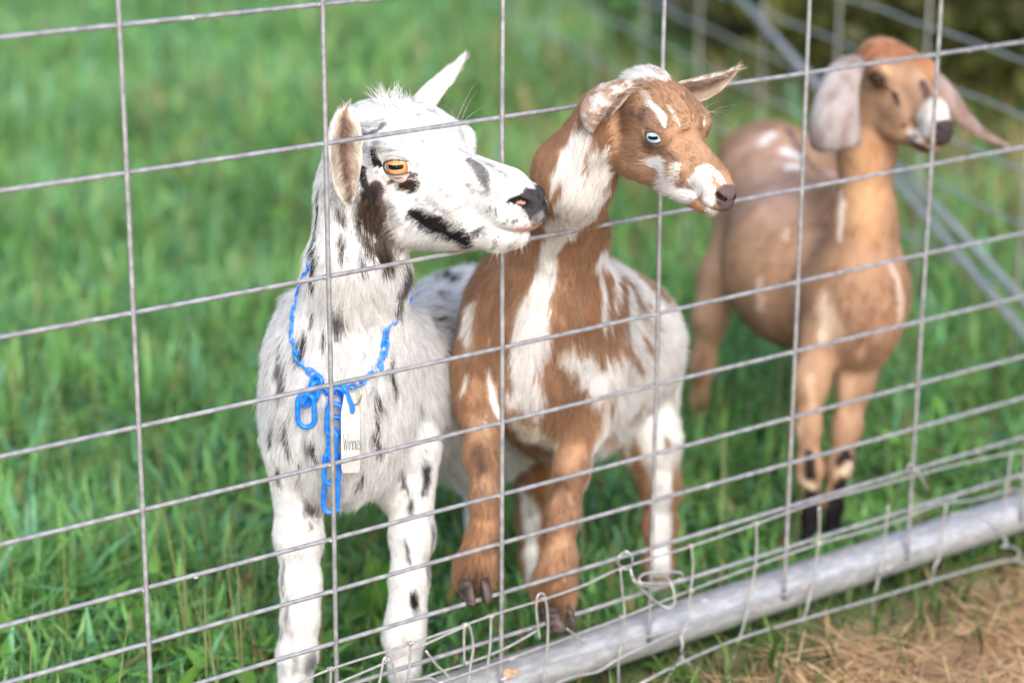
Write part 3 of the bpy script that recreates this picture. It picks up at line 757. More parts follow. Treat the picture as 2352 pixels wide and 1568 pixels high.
# far brow, ears
A.ear([(806, 468, 2.175, 14, .3), (802, 432, 2.160, 30, .4), (797, 385, 2.145, 37, .6), (795, 335, 2.135, 38, .7), (795, 290, 2.130, 31, .6), (796, 264, 2.130, 21, .5), (797, 246, 2.131, 6, .4)],
      [unit(-FW*.9+RT*.45), unit(-FW*1.0+RT*.25)], fur=.005, infur=.009, thick=.005)
A.ear([(962, 285, 2.275, 34, .5), (985, 245, 2.285, 38, .6), (1014, 205, 2.295, 29, .6), (1040, 172, 2.30, 17, .6), (1058, 146, 2.303, 9, .5), (1068, 127, 2.305, 2, .4)],
      unit(FW*.55+RT*.8-UP*.1), fur=.005, infur=.010, thick=.004)
A.mesh(.0036, .00165, (40, 0, 0), 118)
zA = lambda *q: [(643+x*.3906, 91.9+y*.3906, r*.3906) for x, y, r in q]
zB = lambda *q: [(551+x*.3906, 612.4+y*.3906, r*.3906) for x, y, r in q]
zC = lambda *q: [(551+x*.3645, 1163.5+y*.3645, r*.3645) for x, y, r in q]
m = A.mark
m(DKB, *zA((570, 880, 50), (530, 960, 90), (555, 1070, 105), (590, 1180, 100), (620, 1270, 60)), soft=.4, amt=.97)
m((.62, .60, .56), *zA((640, 1000, 8), (650, 1100, 12), (700, 1180, 16), (740, 1260, 14)), soft=.7, amt=.8)
m((.70, .69, .66), *zA((470, 1050, 10), (490, 1130, 14), (560, 1180, 12)), soft=.9, amt=.55)
m(BLACK, *zA((482, 540, 20), (482, 640, 24), (478, 760, 24), (500, 850, 28), (545, 900, 40)), soft=.5)
m(GREY, *zA((500, 555, 22), (560, 540, 20), (605, 495, 18)), soft=.8, amt=.85)
m((.5, .5, .52), *zA((520, 480, 30), (590, 470, 25)), soft=.9, amt=.5)
m(BLACK, *zA((548, 665, 30), (560, 710, 28), (590, 740, 14)), soft=.5)
m((.10, .08, .07), *zA((640, 845, 12), (700, 815, 22), (745, 800, 26), (800, 795, 18)), soft=.6, amt=.9)
m(DKB, *zA((735, 850, 32), (775, 860, 42), (795, 840, 26)), soft=.4)
m(BLACK, *zA((780, 1015, 26), (850, 1045, 58), (930, 1090, 60), (1010, 1130, 54), (1090, 1180, 60), (1130, 1225, 60)), soft=.45)
for q_ in (((620, 900, 40), (650, 1050, 60), (690, 1200, 60)), ((600, 1180, 60), (700, 1230, 60), (820, 1250, 50)), ((450, 900, 30), (450, 1050, 40), (480, 1180, 40)),  ((500, 620, 40), (520, 760, 40), (540, 820, 40)), ((640, 960, 30), (700, 1080, 36)), ((870, 930, 26), (960, 1010, 30), (1060, 1090, 26))):
    m((.10, .085, .08), *zA(*q_), soft=1.2, amt=.5)
for q_ in (((470, 500, 30), (560, 500, 26)), ((1060, 640, 26), (1120, 680, 24)), ((560, 620, 40), (620, 650, 24)), ((900, 620, 10), (940, 650, 8)), ((1080, 820, 16), (1130, 900, 14))):
    m((.15, .145, .15), *zA(*q_), soft=1.4, amt=.5)
m(BLACK, *zA((1130, 1240, 45), (1040, 1290, 26), (930, 1300, 14)), soft=.6, amt=.9)
m(BLACK, *zA((1180, 1110, 18), (1150, 1150, 22)), soft=.6, amt=.8)
m((.16, .155, .165), *zA((1105, 695, 20), (1150, 745, 38), (1190, 800, 46), (1225, 860, 28)), soft=.8, amt=.9)
m((.12, .12, .13), *zA((1170, 700, 16), (1260, 760, 20), (1330, 800, 14)), soft=1.0, amt=.5)
m(GREY, *zA((945, 880, 14)), soft=.9, amt=.7); m(GREY, *zA((1045, 600, 9)), soft=.9, amt=.6); m(GREY, *zA((925, 470, 12)), soft=.9, amt=.6)
m(GREY, *zA((890, 630, 6), (930, 650, 5)), soft=.9, amt=.7)
m((.62, .44, .30), *zA((620, 600, 26)), soft=1, amt=.4); m((.5, .32, .2), *zA((610, 790, 10), (640, 850, 16)), soft=1, amt=.5)
m(DKB, *zA((360, 990, 36), (370, 1050, 26)), soft=1, amt=.8); m(DKB, *zA((360, 1160, 30), (370, 1220, 26)), soft=1, amt=.7)
m((.08, .08, .09), *zA((480, 1270, 22), (480, 1330, 26)), soft=.9, amt=.8); m(GREY, *zA((310, 900, 18), (330, 960, 14)), soft=.9, amt=.6)
m(BLACK, *zA((232, 860, 14), (222, 960, 18), (212, 1100, 16), (200, 1200, 18), (205, 1330, 24), (190, 1420, 22)), soft=.6, amt=.9)
m((.075, .072, .078), *zA((1450, 905, 30)), soft=.6); A.markl((.05, .047, .052), (141, 6, -15, 10), (143, 5, -23, 9.5), (144, 2, -31, 6.5)); A.markl((.20, .19, .20), (128, 10, -9, 9), soft=1, amt=.5); A.markl((.02, .015, .015), (146, 8, -20, 3), (137, 16, -14.5, 4), (130, 19, -14, 2), soft=.4)
m((.30, .29, .30), *zA((1540, 1030, 30), (1500, 1060, 26)), soft=1, amt=.6)
A.markl((.72, .42, .34), (143, 3, -41, 6), (132, 16, -43, 4.5), (112, 20.5, -42.5, 2.2), soft=.5)
A.markl((.13, .09, .09), (118, 20, -41.2, 1.8), (84, 24, -37, 2.8), soft=.6)
m((.45, .25, .2), *zA((1400, 958, 10), (1435, 962, 9)), soft=.6, amt=.9)
for a in [((430, 220, 13), (430, 300, 12)), ((580, 280, 26), (570, 340, 24), (545, 400, 10)), ((370, 380, 20), (372, 500, 16)), ((260, 450, 22), (235, 560, 22), (255, 640, 36), (240, 700, 20)),
          ((490, 340, 8), (492, 400, 8)), ((885, 540, 16), (905, 640, 12), (915, 730, 10)), ((800, 670, 10), (800, 770, 12)), ((795, 860, 12), (820, 950, 16), (850, 1060, 12)), ((300, 860, 12), (275, 1040, 12)),
          ((430, 960, 16), (430, 1070, 12)), ((1090, 1130, 18), (1100, 1230, 26), (1085, 1320, 18)), ((985, 20, 50), (960, 120, 36)), ((940, 190, 16), (960, 240, 10)), ((1080, 290, 18), (1100, 330, 12)),
          ((1200, 470, 24), (1215, 560, 20)), ((1055, 730, 18), (1060, 800, 14)), ((950, 1140, 10), (975, 1290, 10)), ((200, 900, 10), (190, 1000, 12)), ((720, 1180, 10), (735, 1240, 9)), ((350, 1100, 8), (345, 1200, 9)), ((1160, 1330, 16), (1180, 1400, 14)), ((1000, 1350, 12), (1010, 1440, 12)), ((680, 900, 6), (680, 980, 7)), ((220, 1150, 9), (230, 1260, 10))]:
    m(GREY if rng.random() < .4 else (.05, .05, .058), *zB(*[(x_, y_, r_*1.35) for x_, y_, r_ in a]), soft=1.0, amt=.95)
for a in (((1010, 60, 60), (1030, 150, 36)), ((1100, 250, 26), (1150, 330, 20)), ((1180, 60, 40), (1240, 110, 24)), ((1130, 160, 22), (1160, 200, 18)), ((1230, 380, 22), (1240, 440, 18))):
    m((.06, .06, .07), *zB(*a), soft=1.0, amt=.9)
m((.11, .075, .06), *zB((390, 1370, 30), (430, 1400, 40), (470, 1450, 26)), soft=1.1, amt=.9); m((.17, .12, .10), *zB((730, 1365, 28), (790, 1400, 26)), soft=1.1, amt=.75)
m(BLACK, *zC((1090, 550, 26), (1105, 600, 28), (1120, 655, 20)), soft=.7); m(GREY, *zC((1040, 230, 18), (1070, 350, 16)), soft=1, amt=.8); m(BLACK, *zC((1215, 180, 14), (1205, 320, 14), (1185, 450, 14)), soft=.7)
m((.15, .13, .12), *zC((430, 10, 46), (450, 80, 26)), soft=1, amt=.8); m(GREY, *zC((270, 330, 12), (270, 520, 14)), soft=1, amt=.7); m((.55, .47, .38), *zC((1030, 840, 40)), soft=1, amt=.6)
def tintA(C, P, N, tg):
    q = P*np.array([1, 1, .32]); w = (noise(q, .02, 61)+.5*noise(q, .009, 62)); low = np.clip((-.13-P[:, 2])/.08, 0, 1)
    a = np.clip((w-.72)/.35, 0, .7)*low; C = C*(1-a[:, None])+np.array([.12, .12, .13])*a[:, None]
    ql = (P-A.t)@A.R/A.sc*np.array([.35, 1, 1]); g_ = np.clip((noise(ql, 5., 65)+.6*noise(ql, 2.2, 66)-.42)/.5, 0, .6)*np.clip((P[:, 2]+.13)/.03, 0, 1); C = C*(1-g_[:, None])+C*np.array([.32, .31, .33])*g_[:, None]
    sp = ((noise(P, .0045, 67) > .62) & (np.linalg.norm((P-A.H((112, 0, -34))), axis=1) < .034))[:, None]; C = np.where(sp, C*.35, C)
    cr = np.clip(noise(P, .05, 63), 0, 1)*.35; C = C*(1-cr[:, None]*np.array([.02, .06, .14]))
    inn = (tg >= 2); rim = np.clip((tg-2)/.55, 0, 1)[:, None]; cc = np.array([.34, .21, .17])*(1-rim)+np.array([.80, .74, .66])*rim; C[inn] = (cc*(1+.35*noise(P*[1, 1, .4], .005, 64))[:, None])[inn]
    far = inn & (P[:, 0] > A.H((0, 0, 0))[0]); C[far] = (.8, .72, .68)
    C[tg == 1] = C[tg == 1]*.55+np.array([.86, .84, .80])*.45
    return C
A.tint = tintA
A.lidd = WHITE; A.lidc = (.40, .36, .34); A.markl((.07, .06, .06), (21, -45, 9, 15), soft=.5, amt=.0)
ws = whiskers(A, [(1060, 275, .3, 1, .25)], 14, .05)
w2 = whiskers(A, [(1200, 555, -.2, -1, .4), (1150, 565, -.3, -1, .3)], 14, .012)
w3 = whiskers(A, [(930, 250, -.3, 1, .3), (880, 240, -.4, 1, .3), (900, 238, 0, 1, .3)], 55, .024, r=.0003, c=(.85, .84, .83))
w4 = whiskers(A, [(908, 366, .15, -1, .12)], 16, .010, r=.00022, c=(.85, .82, .78))
ws = tuple(a+b for a, b in zip(ws, w4))
A.build(340000, radius=.00021, jit=.0024, lift=.13, whis=tuple(a+b+c for a, b, c in zip(ws, w2, w3)))
A.eyes(eye_mat('amber_eye', srgb(216, 160, 108), srgb(190, 128, 74), (.75, .62, .58), 13.5, pw=8.2, ph=2.3, iris=11.5), w=14.4, h=5.6, tilt=.02, look=(.4, -1, .04))

hooves(A, 666, 1684, 2.369); hooves(A, 922, 1650, 2.419)
hooves(A, 1098, 1300, 2.79); hooves(A, 1290, 1272, 2.87)

# ---- brown and white goat standing up on the wires
B = Goat('goat', 'brown and white kid with a pale blue eye, front hooves up on the lower wires', at_ground(1510, 1375), (.40, .25, .16))
ax, la, up_ = body_axes((1240, 770, 2.37), (1440, 830, 2.70)); BX = np.stack([ax, la, up_]); bk = unit(-ax+np.array([0, 0, -.9]))
B.cone((1275, 790, 2.48, 150), (1405, 800, 2.62, 136), .04, flow=bk, fur=.016)
B.cone((1320, 650, 2.46, 92), (1415, 755, 2.60, 112), .05, flow=bk, fur=.014)
B.cone((1400, 805, 2.62, 136), (1440, 820, 2.72, 108), .04, flow=bk, fur=.016)
B.ball((1238, 775, 2.415), BX, (.075, .070, .10), .035, flow=(-.05, 0, -1), fur=.018)
B.ball((1116, 800, 2.40), BX, (.045, .022, .085), .03, flow=(-.1, 0, -1), fur=.016)
B.ball((1345, 830, 2.445), BX, (.045, .032, .085), .03, flow=(.15, 0, -1), fur=.018)
B.ball((1300, 935, 2.54), BX, (.12, .062, .06), .04, flow=bk, fur=.018)
B.cone((1250, 700, 2.42, 126), (1298, 540, 2.368, 82), .04, flow=(-.1, 0, -1), fur=.012)
B.cone((1298, 540, 2.368, 82), (1318, 400, 2.25, 78), .03, flow=(-.1, 0, -1), fur=.010)
B.cone((1318, 400, 2.235, 78), (1395, 285, 2.20, 78), .03, flow=(-.3, 0, -1), fur=.009)
leg(B, [(1116, 840, 2.385, 56), (1106, 930, 2.365, 38), (1109, 1040, 2.35, 31), (1116, 1150, 2.345, 25), (1111, 1240, 2.345, 28), (1097, 1300, 2.342, 36), (1089, 1322, 2.335, 31)], fur=.007, foot=.012)
leg(B, [(1335, 860, 2.435, 68), (1335, 970, 2.43, 38), (1312, 1080, 2.42, 32), (1293, 1180, 2.415, 27), (1284, 1280, 2.415, 29), (1273, 1345, 2.41, 37), (1275, 1380, 2.405, 32)], fur=.007, foot=.013)
leg(B, [(1470, 870, 2.69, 90), (1492, 1010, 2.685, 62), (1515, 1110, 2.70, 38), (1517, 1200, 2.72, 30), (1512, 1290, 2.725, 22), (1514, 1350, 2.73, 24)], fur=.010)
leg(B, [(1310, 930, 2.70, 85), (1262, 1030, 2.70, 50), (1232, 1120, 2.72, 36), (1228, 1190, 2.73, 32), (1226, 1290, 2.735, 22), (1230, 1345, 2.74, 24)], fur=.010)
B.set_head((1496, 314, 2.128), -YAW-math.radians(54), math.radians(-21), .06, .735)
B.head_shape(muz=1.0, jd=17, jx=13); B.svar = .18
B.hell((-58, 0, 22), (30, 30, 28), 18, flow=(-.8, 0, .2), fur=.012)
B.ear([(1372, 292, 2.165, 24, .9), (1380, 270, 2.155, 34, 1.05), (1398, 246, 2.147, 35, 1.05), (1420, 225, 2.143, 28, .95), (1444, 208, 2.142, 17, .85), (1467, 194, 2.142, 3, .6)],
      [unit(RT*.7-UP*.5-FW*.35), unit(RT*.6-UP*.6-FW*.4)], fur=.004, infur=.011, thick=.004)
B.ear([(1540, 222, 2.205, 24, .5), (1568, 217, 2.215, 28, .6), (1598, 210, 2.215, 27, .7), (1630, 200, 2.215, 24, .75), (1658, 186, 2.215, 16, .7), (1682, 169, 2.215, 8, .6), (1698, 156, 2.215, 2, .5)],
      unit(-FW*.85-UP*.55), fur=.004, infur=.009, thick=.0035)
B.mesh(.0036, .0013, (40, 0, 0), 116)
z2 = lambda *q: [(1194.1+x*.3906, 91.9+y*.3906, r*.3906) for x, y, r in q]
z5 = lambda *q: [(1010.4+x*.3906, 612.4+y*.3906, r*.3906) for x, y, r in q]
m = B.mark; W2 = (.80, .80, .795); BR = (.40, .25, .16); GB = (.21, .135, .10)
m(W2, *z2((500, 250, 46), (410, 420, 60), (350, 560, 80), (290, 720, 90), (300, 900, 130), (320, 1010, 130), (240, 1100, 100), (170, 1220, 70), (145, 1320, 60)), soft=.25)
m(W2, *z2((500, 640, 40), (520, 800, 60), (480, 930, 70), (420, 1030, 70), (300, 1080, 60)), soft=.3); m(W2, *z2((440, 640, 20), (455, 800, 50), (480, 940, 50)), soft=.3)
m(BR, *z2((350, 1200, 36), (400, 1120, 30), (450, 1040, 20)), soft=.8, amt=.9)
m(BR, *z2((420, 270, 34), (330, 400, 30), (270, 520, 34), (210, 640, 34), (130, 740, 36), (80, 830, 30)), soft=.6)
m(BR, *z2((250, 810, 22), (215, 880, 30), (190, 930, 20)), soft=.5); m(BR, *z2((262, 885, 12)), soft=.6); m(BR, *z2((270, 600, 14), (250, 640, 18)), soft=.7, amt=.8)
m(W2, *z2((520, 235, 34), (640, 205, 38), (720, 215, 32), (860, 232, 24), (960, 250, 22)), soft=.6)
m(BR, *z2((480, 360, 20), (480, 560, 24), (470, 700, 18)), soft=.6, amt=.2)
m(GB, *z2((560, 880, 40), (520, 850, 30)), soft=1, amt=.6)
m((.27, .15, .085), *z2((640, 470, 60), (620, 560, 30)), soft=1.2, amt=.6)
m(GB, *z2((690, 440, 50), (760, 440, 60), (840, 500, 40)), soft=1.2, amt=.7); m(GB, *z2((780, 650, 50), (850, 650, 50), (905, 700, 40)), soft=1.2, amt=.7)
m((.56, .38, .26), *z2((700, 580, 22), (715, 650, 20), (760, 690, 16)), soft=1.2, amt=.6)
m((.30, .19, .13), *z2((1020, 380, 60), (1060, 560, 40)), soft=1.2, amt=.5)
m(W2, *z2((770, 725, 26), (830, 730, 46), (850, 810, 44), (880, 890, 60), (960, 920, 60), (1040, 860, 62), (1060, 800, 52), (1120, 770, 32)), soft=.2)
m(W2, *z2((1100, 850, 50), (1120, 930, 40), (1100, 970, 40), (1160, 1000, 25)), soft=.3); m(W2, *z2((860, 930, 46), (810, 920, 20)), soft=.3)
m(W2, *z2((925, 740, 20), (930, 840, 30)), soft=.3); m(W2, *z2((950, 1010, 46), (1020, 1040, 40), (1090, 1060, 26)), soft=.35); m(W2, *z2((1160, 790, 20), (1200, 850, 18)), soft=.5)
m((.30, .17, .11), *z2((888, 740, 9), (888, 810, 12)), soft=.7, amt=.9); m((.30, .18, .12), *z2((970, 780, 18), (960, 840, 26), (985, 865, 16), (1020, 880, 5)), soft=.5)
for q in ((1110, 735, 9), (1135, 760, 9), (1160, 790, 8), (1120, 790, 6), (1140, 845, 14), (1110, 850, 10), (1180, 830, 11), (1205, 850, 9), (1160, 820, 7), (1095, 770, 6)): m((.42, .28, .22), *z2(q), soft=.8, amt=.8)
m(BR, *z2((860, 965, 32), (895, 975, 28)), soft=.5); m((.17, .11, .085), *z2((920, 940, 16), (975, 965, 12), (1040, 1005, 14), (1100, 1028, 18), (1165, 1028, 18)), soft=.6, amt=.95)
B.markl((.13, .08, .065), (141, 3, -42, 5), (125, 18, -42, 4), (104, 21, -41, 2.5), (84, 24, -37, 4), soft=.6)
B.markl((.125, .09, .092), (141, 5, -15, 13), (143, 4, -24, 11), (143, 2, -33, 7)); B.markl((.02, .015, .015), (146, 8, -20, 3), (137, 16, -14.5, 4), (130, 19, -14, 2), soft=.4)
m(W2, *z2((728, 300, 11), (755, 350, 12), (800, 400, 18), (840, 455, 28), (845, 500, 14)), soft=.5, amt=.95); m(W2, *z2((898, 400, 8), (918, 445, 10)), soft=.5, amt=.9); m(W2, *z2((925, 465, 7), (937, 505, 5)), soft=.5, amt=.9)
m(W2, *z2((1078, 470, 10), (1080, 500, 12)), soft=.6, amt=.9)
# chest, body, legs
B.markl(W2, (-52, -34, 42, 13), (-56, 0, 52, 16), (-50, 34, 44, 13), soft=.6, sym=False)
BC = at(1238, 775, 2.415)
def baseB(P):
    q = P-BC; back = -(q@BX[0]); side = -(q@BX[1]) if (RT@BX[1]) < 0 else q@BX[1]
    w = np.clip((back-.05+side*.45)/.02, 0, 1)*np.clip((side+.02)/.03, 0, 1)*np.clip((P[:, 2]-GZ-.16)/.04, 0, 1)*np.clip((.42-P[:, 2]+GZ)/.05, 0, 1)
    st = np.clip((noise(P*[1, 1, .45], .022, 75)+.4*noise(P, .008, 76)-.42)/.2, 0, .85); w = w*(1-st)
    return np.array(B.base)*(1-w[:, None])+np.array(W2)*w[:, None]
B.basefn = baseB
m(W2, *z5((640, -60, 46), (610, 100, 66), (560, 230, 90), (540, 360, 108), (510, 470, 80), (500, 620, 66), (470, 740, 60), (400, 700, 30)), soft=.3)
m(W2, *z5((205, 190, 26), (165, 320, 40), (175, 430, 26)), soft=.9, amt=.95); m(W2, *z5((170, 590, 18), (140, 700, 14)), soft=.9, amt=.85)
m(W2, *z5((285, 640, 16), (310, 760, 30), (340, 850, 26)), soft=.7); m(W2, *z5((265, 930, 14), (262, 910, 12)), soft=.7); m(W2, *z5((570, 700, 46), (590, 800, 40)), soft=.5)
m((.8, .77, .68), *z5((480, 900, 90), (560, 960, 110), (640, 1010, 90)), soft=.4)
m(W2, *z5((930, -60, 30), (960, 60, 26), (960, 250, 20), (950, 330, 16)), soft=.8)
m(W2, *z5((960, -100, 50), (1060, 0, 80), (1150, 100, 110), (1270, 260, 130), (1330, 420, 120), (1330, 620, 110)), soft=.3); m(W2, *z5((1090, 150, 90), (1130, 350, 110), (1150, 520, 100)), soft=.4); m(W2, *z5((985, -20, 36), (1010, 150, 30), (1000, 300, 20)), soft=.5)
m(W2, *z5((740, 470, 44), (840, 500, 70), (900, 600, 80), (960, 700, 80)), soft=.6); m(W2, *z5((1000, 560, 100), (1120, 680, 130), (1200, 780, 110)), soft=.4)
m(W2, *z5((1330, 600, 100), (1300, 800, 100), (1310, 950, 60), (1320, 1150, 60), (1300, 1300, 60), (1300, 1500, 60), (1310, 1750, 60)), soft=.4)
m(W2, *z5((1100, 900, 60), (1180, 930, 50), (960, 1050, 40)), soft=.5)
m((.62, .42, .28), *z5((980, 960, 40), (1060, 1060, 50)), soft=1, amt=.6); m(BR, *z5((1190, 780, 26), (1150, 850, 18), (1050, 880, 14)), soft=1, amt=.85)
for a in (((985, 120, 18), (1005, 280, 24), (1050, 400, 40), (1150, 520, 26), (1175, 590, 12)), ((1090, 140, 8), (1110, 210, 10)), ((1200, 190, 12), (1225, 290, 14)), ((1180, 400, 14), (1240, 480, 16)), ((940, 60, 14), (905, 180, 46), (880, 300, 50)), ((1000, 500, 14), (1060, 540, 14)), ((1250, 310, 10), (1270, 330, 8))):
    m((.44, .25, .14), *z5(*a), soft=1, amt=.85)
m(BR, *z5((1325, 980, 20), (1345, 1050, 20)), soft=.9, amt=.8); m(BR, *z5((1150, 1020, 36), (1170, 1150, 30), (1200, 1350, 24)), soft=.7)
m(W2, *z5((470, 1080, 26), (490, 1300, 40), (530, 1450, 50), (530, 1650, 40), (545, 1800, 40)), soft=.5); m((.34, .18, .09), *z5((590, 1150, 40), (590, 1300, 30)), soft=.6)
for a in (((230, 1080, 44), (245, 1180, 34), (215, 1260, 26)), ((690, 1250, 40), (730, 1300, 30), (740, 1400, 26))): m((.20, .13, .095), *z5(*a), soft=1.2, amt=.75)
m((.66, .45, .30), *z5((740, 1050, 30), (760, 960, 22)), soft=1.3, amt=.5); m((.30, .16, .085), *z5((230, 1500, 70), (200, 1750, 80)), soft=1, amt=.6); m((.28, .155, .09), *z5((680, 1750, 60), (670, 1980, 80)), soft=1, amt=.6)
m((.13, .075, .05), *z5((180, 1840, 90), (200, 1920, 120)), soft=1.2, amt=.85); m((.12, .07, .05), *z5((660, 1990, 100), (690, 2060, 130)), soft=1.2, amt=.85)
def tintB(C, P, N, tg):
    v = noise(P, .035, 71)*.13+noise(P, .012, 72)*.10; C = C*(1+v[:, None])
    o = tg == 1; q = noise(P, .006, 73)+.5*noise(P, .003, 74) > -.15
    near = P[:, 0] < B.H((0, 0, 0))[0]
    C[o] = np.where(q[o][:, None], np.array([.46, .34, .27]), np.array([.70, .67, .66]))
    e_ = tg >= 2; C[e_] = (np.array([.30, .22, .17])+np.clip((tg-2)/.5, 0, 1)[:, None]*np.array([.36, .33, .30]))[e_]
    return C
B.tint = tintB; B.lidc = (.17, .11, .085); B.lidd = (.30, .19, .13)
w1 = whiskers(B, [(1610, 500, -.3, -1, .4), (1580, 500, -.9, -.5, .3)], 10, .02); w2 = whiskers(B, [(1615, 260, 1, .1, .5)], 8, .035, c=(.6, .5, .42))
B.build(280000, radius=.00018, jit=.0016, lift=.17, whis=tuple(a+b for a, b in zip(w1, w2)))
B.eyes(eye_mat('blue_eye', srgb(150, 184, 208), srgb(186, 202, 214), (.80, .74, .70), 13.5, pw=5.2, ph=1.7, iris=8.6), w=13.4, h=6.8, tilt=.34, look=(.5, -1, .08), lid=(.05, .03, .025))
hooves(B, 1088, 1324, 2.324, spread=.010, size=1.05, fwd=(-.35, -.9, -.1), down=(0, -.12, -1)); hooves(B, 1273, 1388, 2.396, spread=.011, size=1.08, fwd=(.1, -.9, 0), down=(0, -.1, -1))
hooves(B, 1514, 1352, 2.732); hooves(B, 1230, 1347, 2.742)

# ---- brown long-eared goat behind
C_ = Goat('goat', 'tan goat with long drooping pale ears and black lower legs, standing behind to the right', at_ground(1890, 1260), (.42, .265, .175)); C_.svar = .16
ax, la, up_ = body_axes((1965, 700, 2.82), (1770, 520, 3.2)); BX = np.stack([ax, la, up_]); bk = unit(-ax+np.array([0, 0, -.9]))
C_.cone((1945, 670, 2.87, 112), (1840, 590, 3.0, 150), .05, flow=bk, fur=.008)
C_.cone((1840, 590, 3.0, 150), (1785, 440, 3.22, 132), .05, flow=bk, fur=.008)
C_.cone((1785, 440, 3.22, 132), (1770, 395, 3.30, 118), .04, flow=bk, fur=.008)
C_.ball((1968, 690, 2.83), BX, (.07, .056, .088), .035, flow=(0, 0, -1), fur=.011)
C_.ball((1715, 360, 3.27), BX, (.04, .03, .03), .03, flow=bk, fur=.01)
C_.ball((1905, 560, 2.93), BX, (.035, .02, .08), .03, flow=(0, 0, -1), fur=.01)
C_.ball((1830, 640, 3.02), BX, (.13, .078, .085), .05, flow=bk, fur=.008)
C_.cone((1985, 660, 2.82, 76), (1987, 500, 2.785, 60), .04, flow=(0, 0, -1), fur=.007)
C_.cone((1987, 500, 2.785, 60), (1990, 340, 2.765, 56), .03, flow=(0, 0, -1), fur=.007)
C_.cone((1990, 340, 2.765, 56), (2000, 230, 2.77, 54), .03, flow=(0, 0, -1), fur=.006)
leg(C_, [(1888, 780, 2.84, 52), (1862, 880, 2.825, 35), (1857, 980, 2.83, 23), (1860, 1075, 2.845, 25), (1860, 1160, 2.86, 18), (1862, 1240, 2.87, 20)], fur=.005)
leg(C_, [(1985, 790, 2.85, 50), (1963, 880, 2.86, 36), (1945, 980, 2.875, 28), (1928, 1070, 2.89, 23), (1916, 1150, 2.90, 17), (1912, 1215, 2.91, 20)], fur=.005)
leg(C_, [(1712, 520, 3.2, 72), (1655, 640, 3.2, 46), (1632, 730, 3.2, 36), (1614, 840, 3.23, 24), (1606, 920, 3.25, 17), (1604, 1005, 3.26, 18)], fur=.005)
leg(C_, [(1830, 560, 3.28, 72), (1845, 700, 3.3, 42), (1856, 850, 3.33, 22), (1855, 970, 3.34, 17)], fur=.005)
C_.set_head((2014, 184, 2.70), -YAW-math.radians(69), math.radians(-10), -.06, .90)
C_.head_shape(roman=6, muz=.9, jd=14, cz=13)
for i_, (px_, r_) in enumerate([((1920, 0), 0)]): pass
C_.ear([(1965, 148, 2.735, 22, .3), (1945, 168, 2.71, 38, .35), (1930, 205, 2.70, 46, .35), (1922, 260, 2.695, 55, .35), (1921, 305, 2.695, 58, .35), (1924, 330, 2.70, 54, .35), (1926, 343, 2.70, 40, .3)],
       unit(FW*.9+RT*.3), fur=.004, infur=.004, thick=.0045)
C_.ear([(2105, 160, 2.80, 30, .5), (2148, 205, 2.79, 36, .5), (2180, 250, 2.785, 36, .5), (2212, 285, 2.78, 29, .5), (2250, 311, 2.775, 19, .5), (2288, 328, 2.77, 11, .5), (2316, 338, 2.77, 3, .5)],
       unit(-UP*.6-RT*.6+FW*.6), fur=.004, infur=.004, thick=.0045)
C_.mesh(.0045, .0019, (40, 0, 0), 122)
z3 = lambda *q: [(1739+x*.3906, y*.3906, r*.3906) for x, y, r in q]
z6 = lambda *q: [(1531+x*.4687, 612.4+y*.4687, r*.4687) for x, y, r in q]
m = C_.mark; PK = (.52, .35, .27)
m(PK, *z3((0, 820, 200), (60, 1000, 220), (100, 1200, 200)), soft=1.2, amt=.75)
m((.60, .37, .21), *z3((640, 950, 120), (650, 1150, 130), (640, 1350, 120)), soft=1.2, amt=.7)
m((.40, .20, .10), *z3((560, 830, 50), (700, 860, 50)), soft=1.4, amt=.6)
m((.38, .165, .085), *z3((680, 300, 120), (850, 300, 120), (950, 350, 90)), soft=1.2, amt=.85)
m((.13, .06, .04), *z3((860, 250, 26), (880, 270, 24)), soft=1, amt=.7); m((.12, .06, .04), *z3((640, 300, 22), (680, 260, 14), (520, 340, 24)), soft=1.2, amt=.7)
m((.42, .20, .10), *z3((950, 330, 40), (1010, 450, 40)), soft=1, amt=.6)

m((.66, .44, .26), *z3((745, 390, 20), (775, 430, 20)), soft=1, amt=.7); m((.58, .36, .2), *z3((680, 560, 30), (760, 620, 30)), soft=1.2, amt=.6)
m((.10, .06, .06), *z3((970, 480, 26), (1000, 560, 30), (1020, 630, 24)), soft=1, amt=.85)
m((.60, .55, .53), *z3((960, 700, 34), (1020, 680, 40), (1070, 660, 44), (1090, 720, 36)), soft=.5); m((.62, .54, .49), *z3((900, 780, 26), (960, 800, 40), (1000, 760, 40)), soft=.6)
m((.62, .42, .28), *z3((780, 760, 50), (840, 800, 30)), soft=1, amt=.6)
m((.05, .04, .045), *z3((1040, 765, 26), (1080, 780, 34), (1095, 830, 30), (1085, 870, 24)), soft=.5); m((.05, .035, .03), *z3((885, 805, 8), (940, 850, 18), (1000, 885, 24)), soft=.7)
C_.markl((.62, .58, .56), (112, 0, -2, 16), (118, 14, -12, 18), (108, 20, -28, 16), soft=.7); C_.markl((.05, .042, .045), (141, 5, -14, 11), (143, 4, -22, 11), (142, 2, -31, 8), soft=.5); C_.markl((.07, .05, .045), (143, 3, -41, 5), (130, 17, -42, 4), (100, 21, -40, 3.5), (80, 24, -36, 4), soft=.6); C_.markl((.05, .03, .025), (8, -44, 8, 5), (22, -46, 8, 9), (36, -42, 5, 6), (52, -32, -2, 5), (70, -26, -14, 3), soft=.6, amt=.95)
m((.8, .78, .77), *z3((90, 790, 34), (50, 830, 40), (20, 840, 24)), soft=.8); m((.8, .78, .77), *z3((170, 890, 40), (220, 920, 44)), soft=.7); m((.8, .78, .77), *z3((210, 980, 50)), soft=.7)
m((.7, .55, .52), *z3((130, 960, 30)), soft=1, amt=.7)
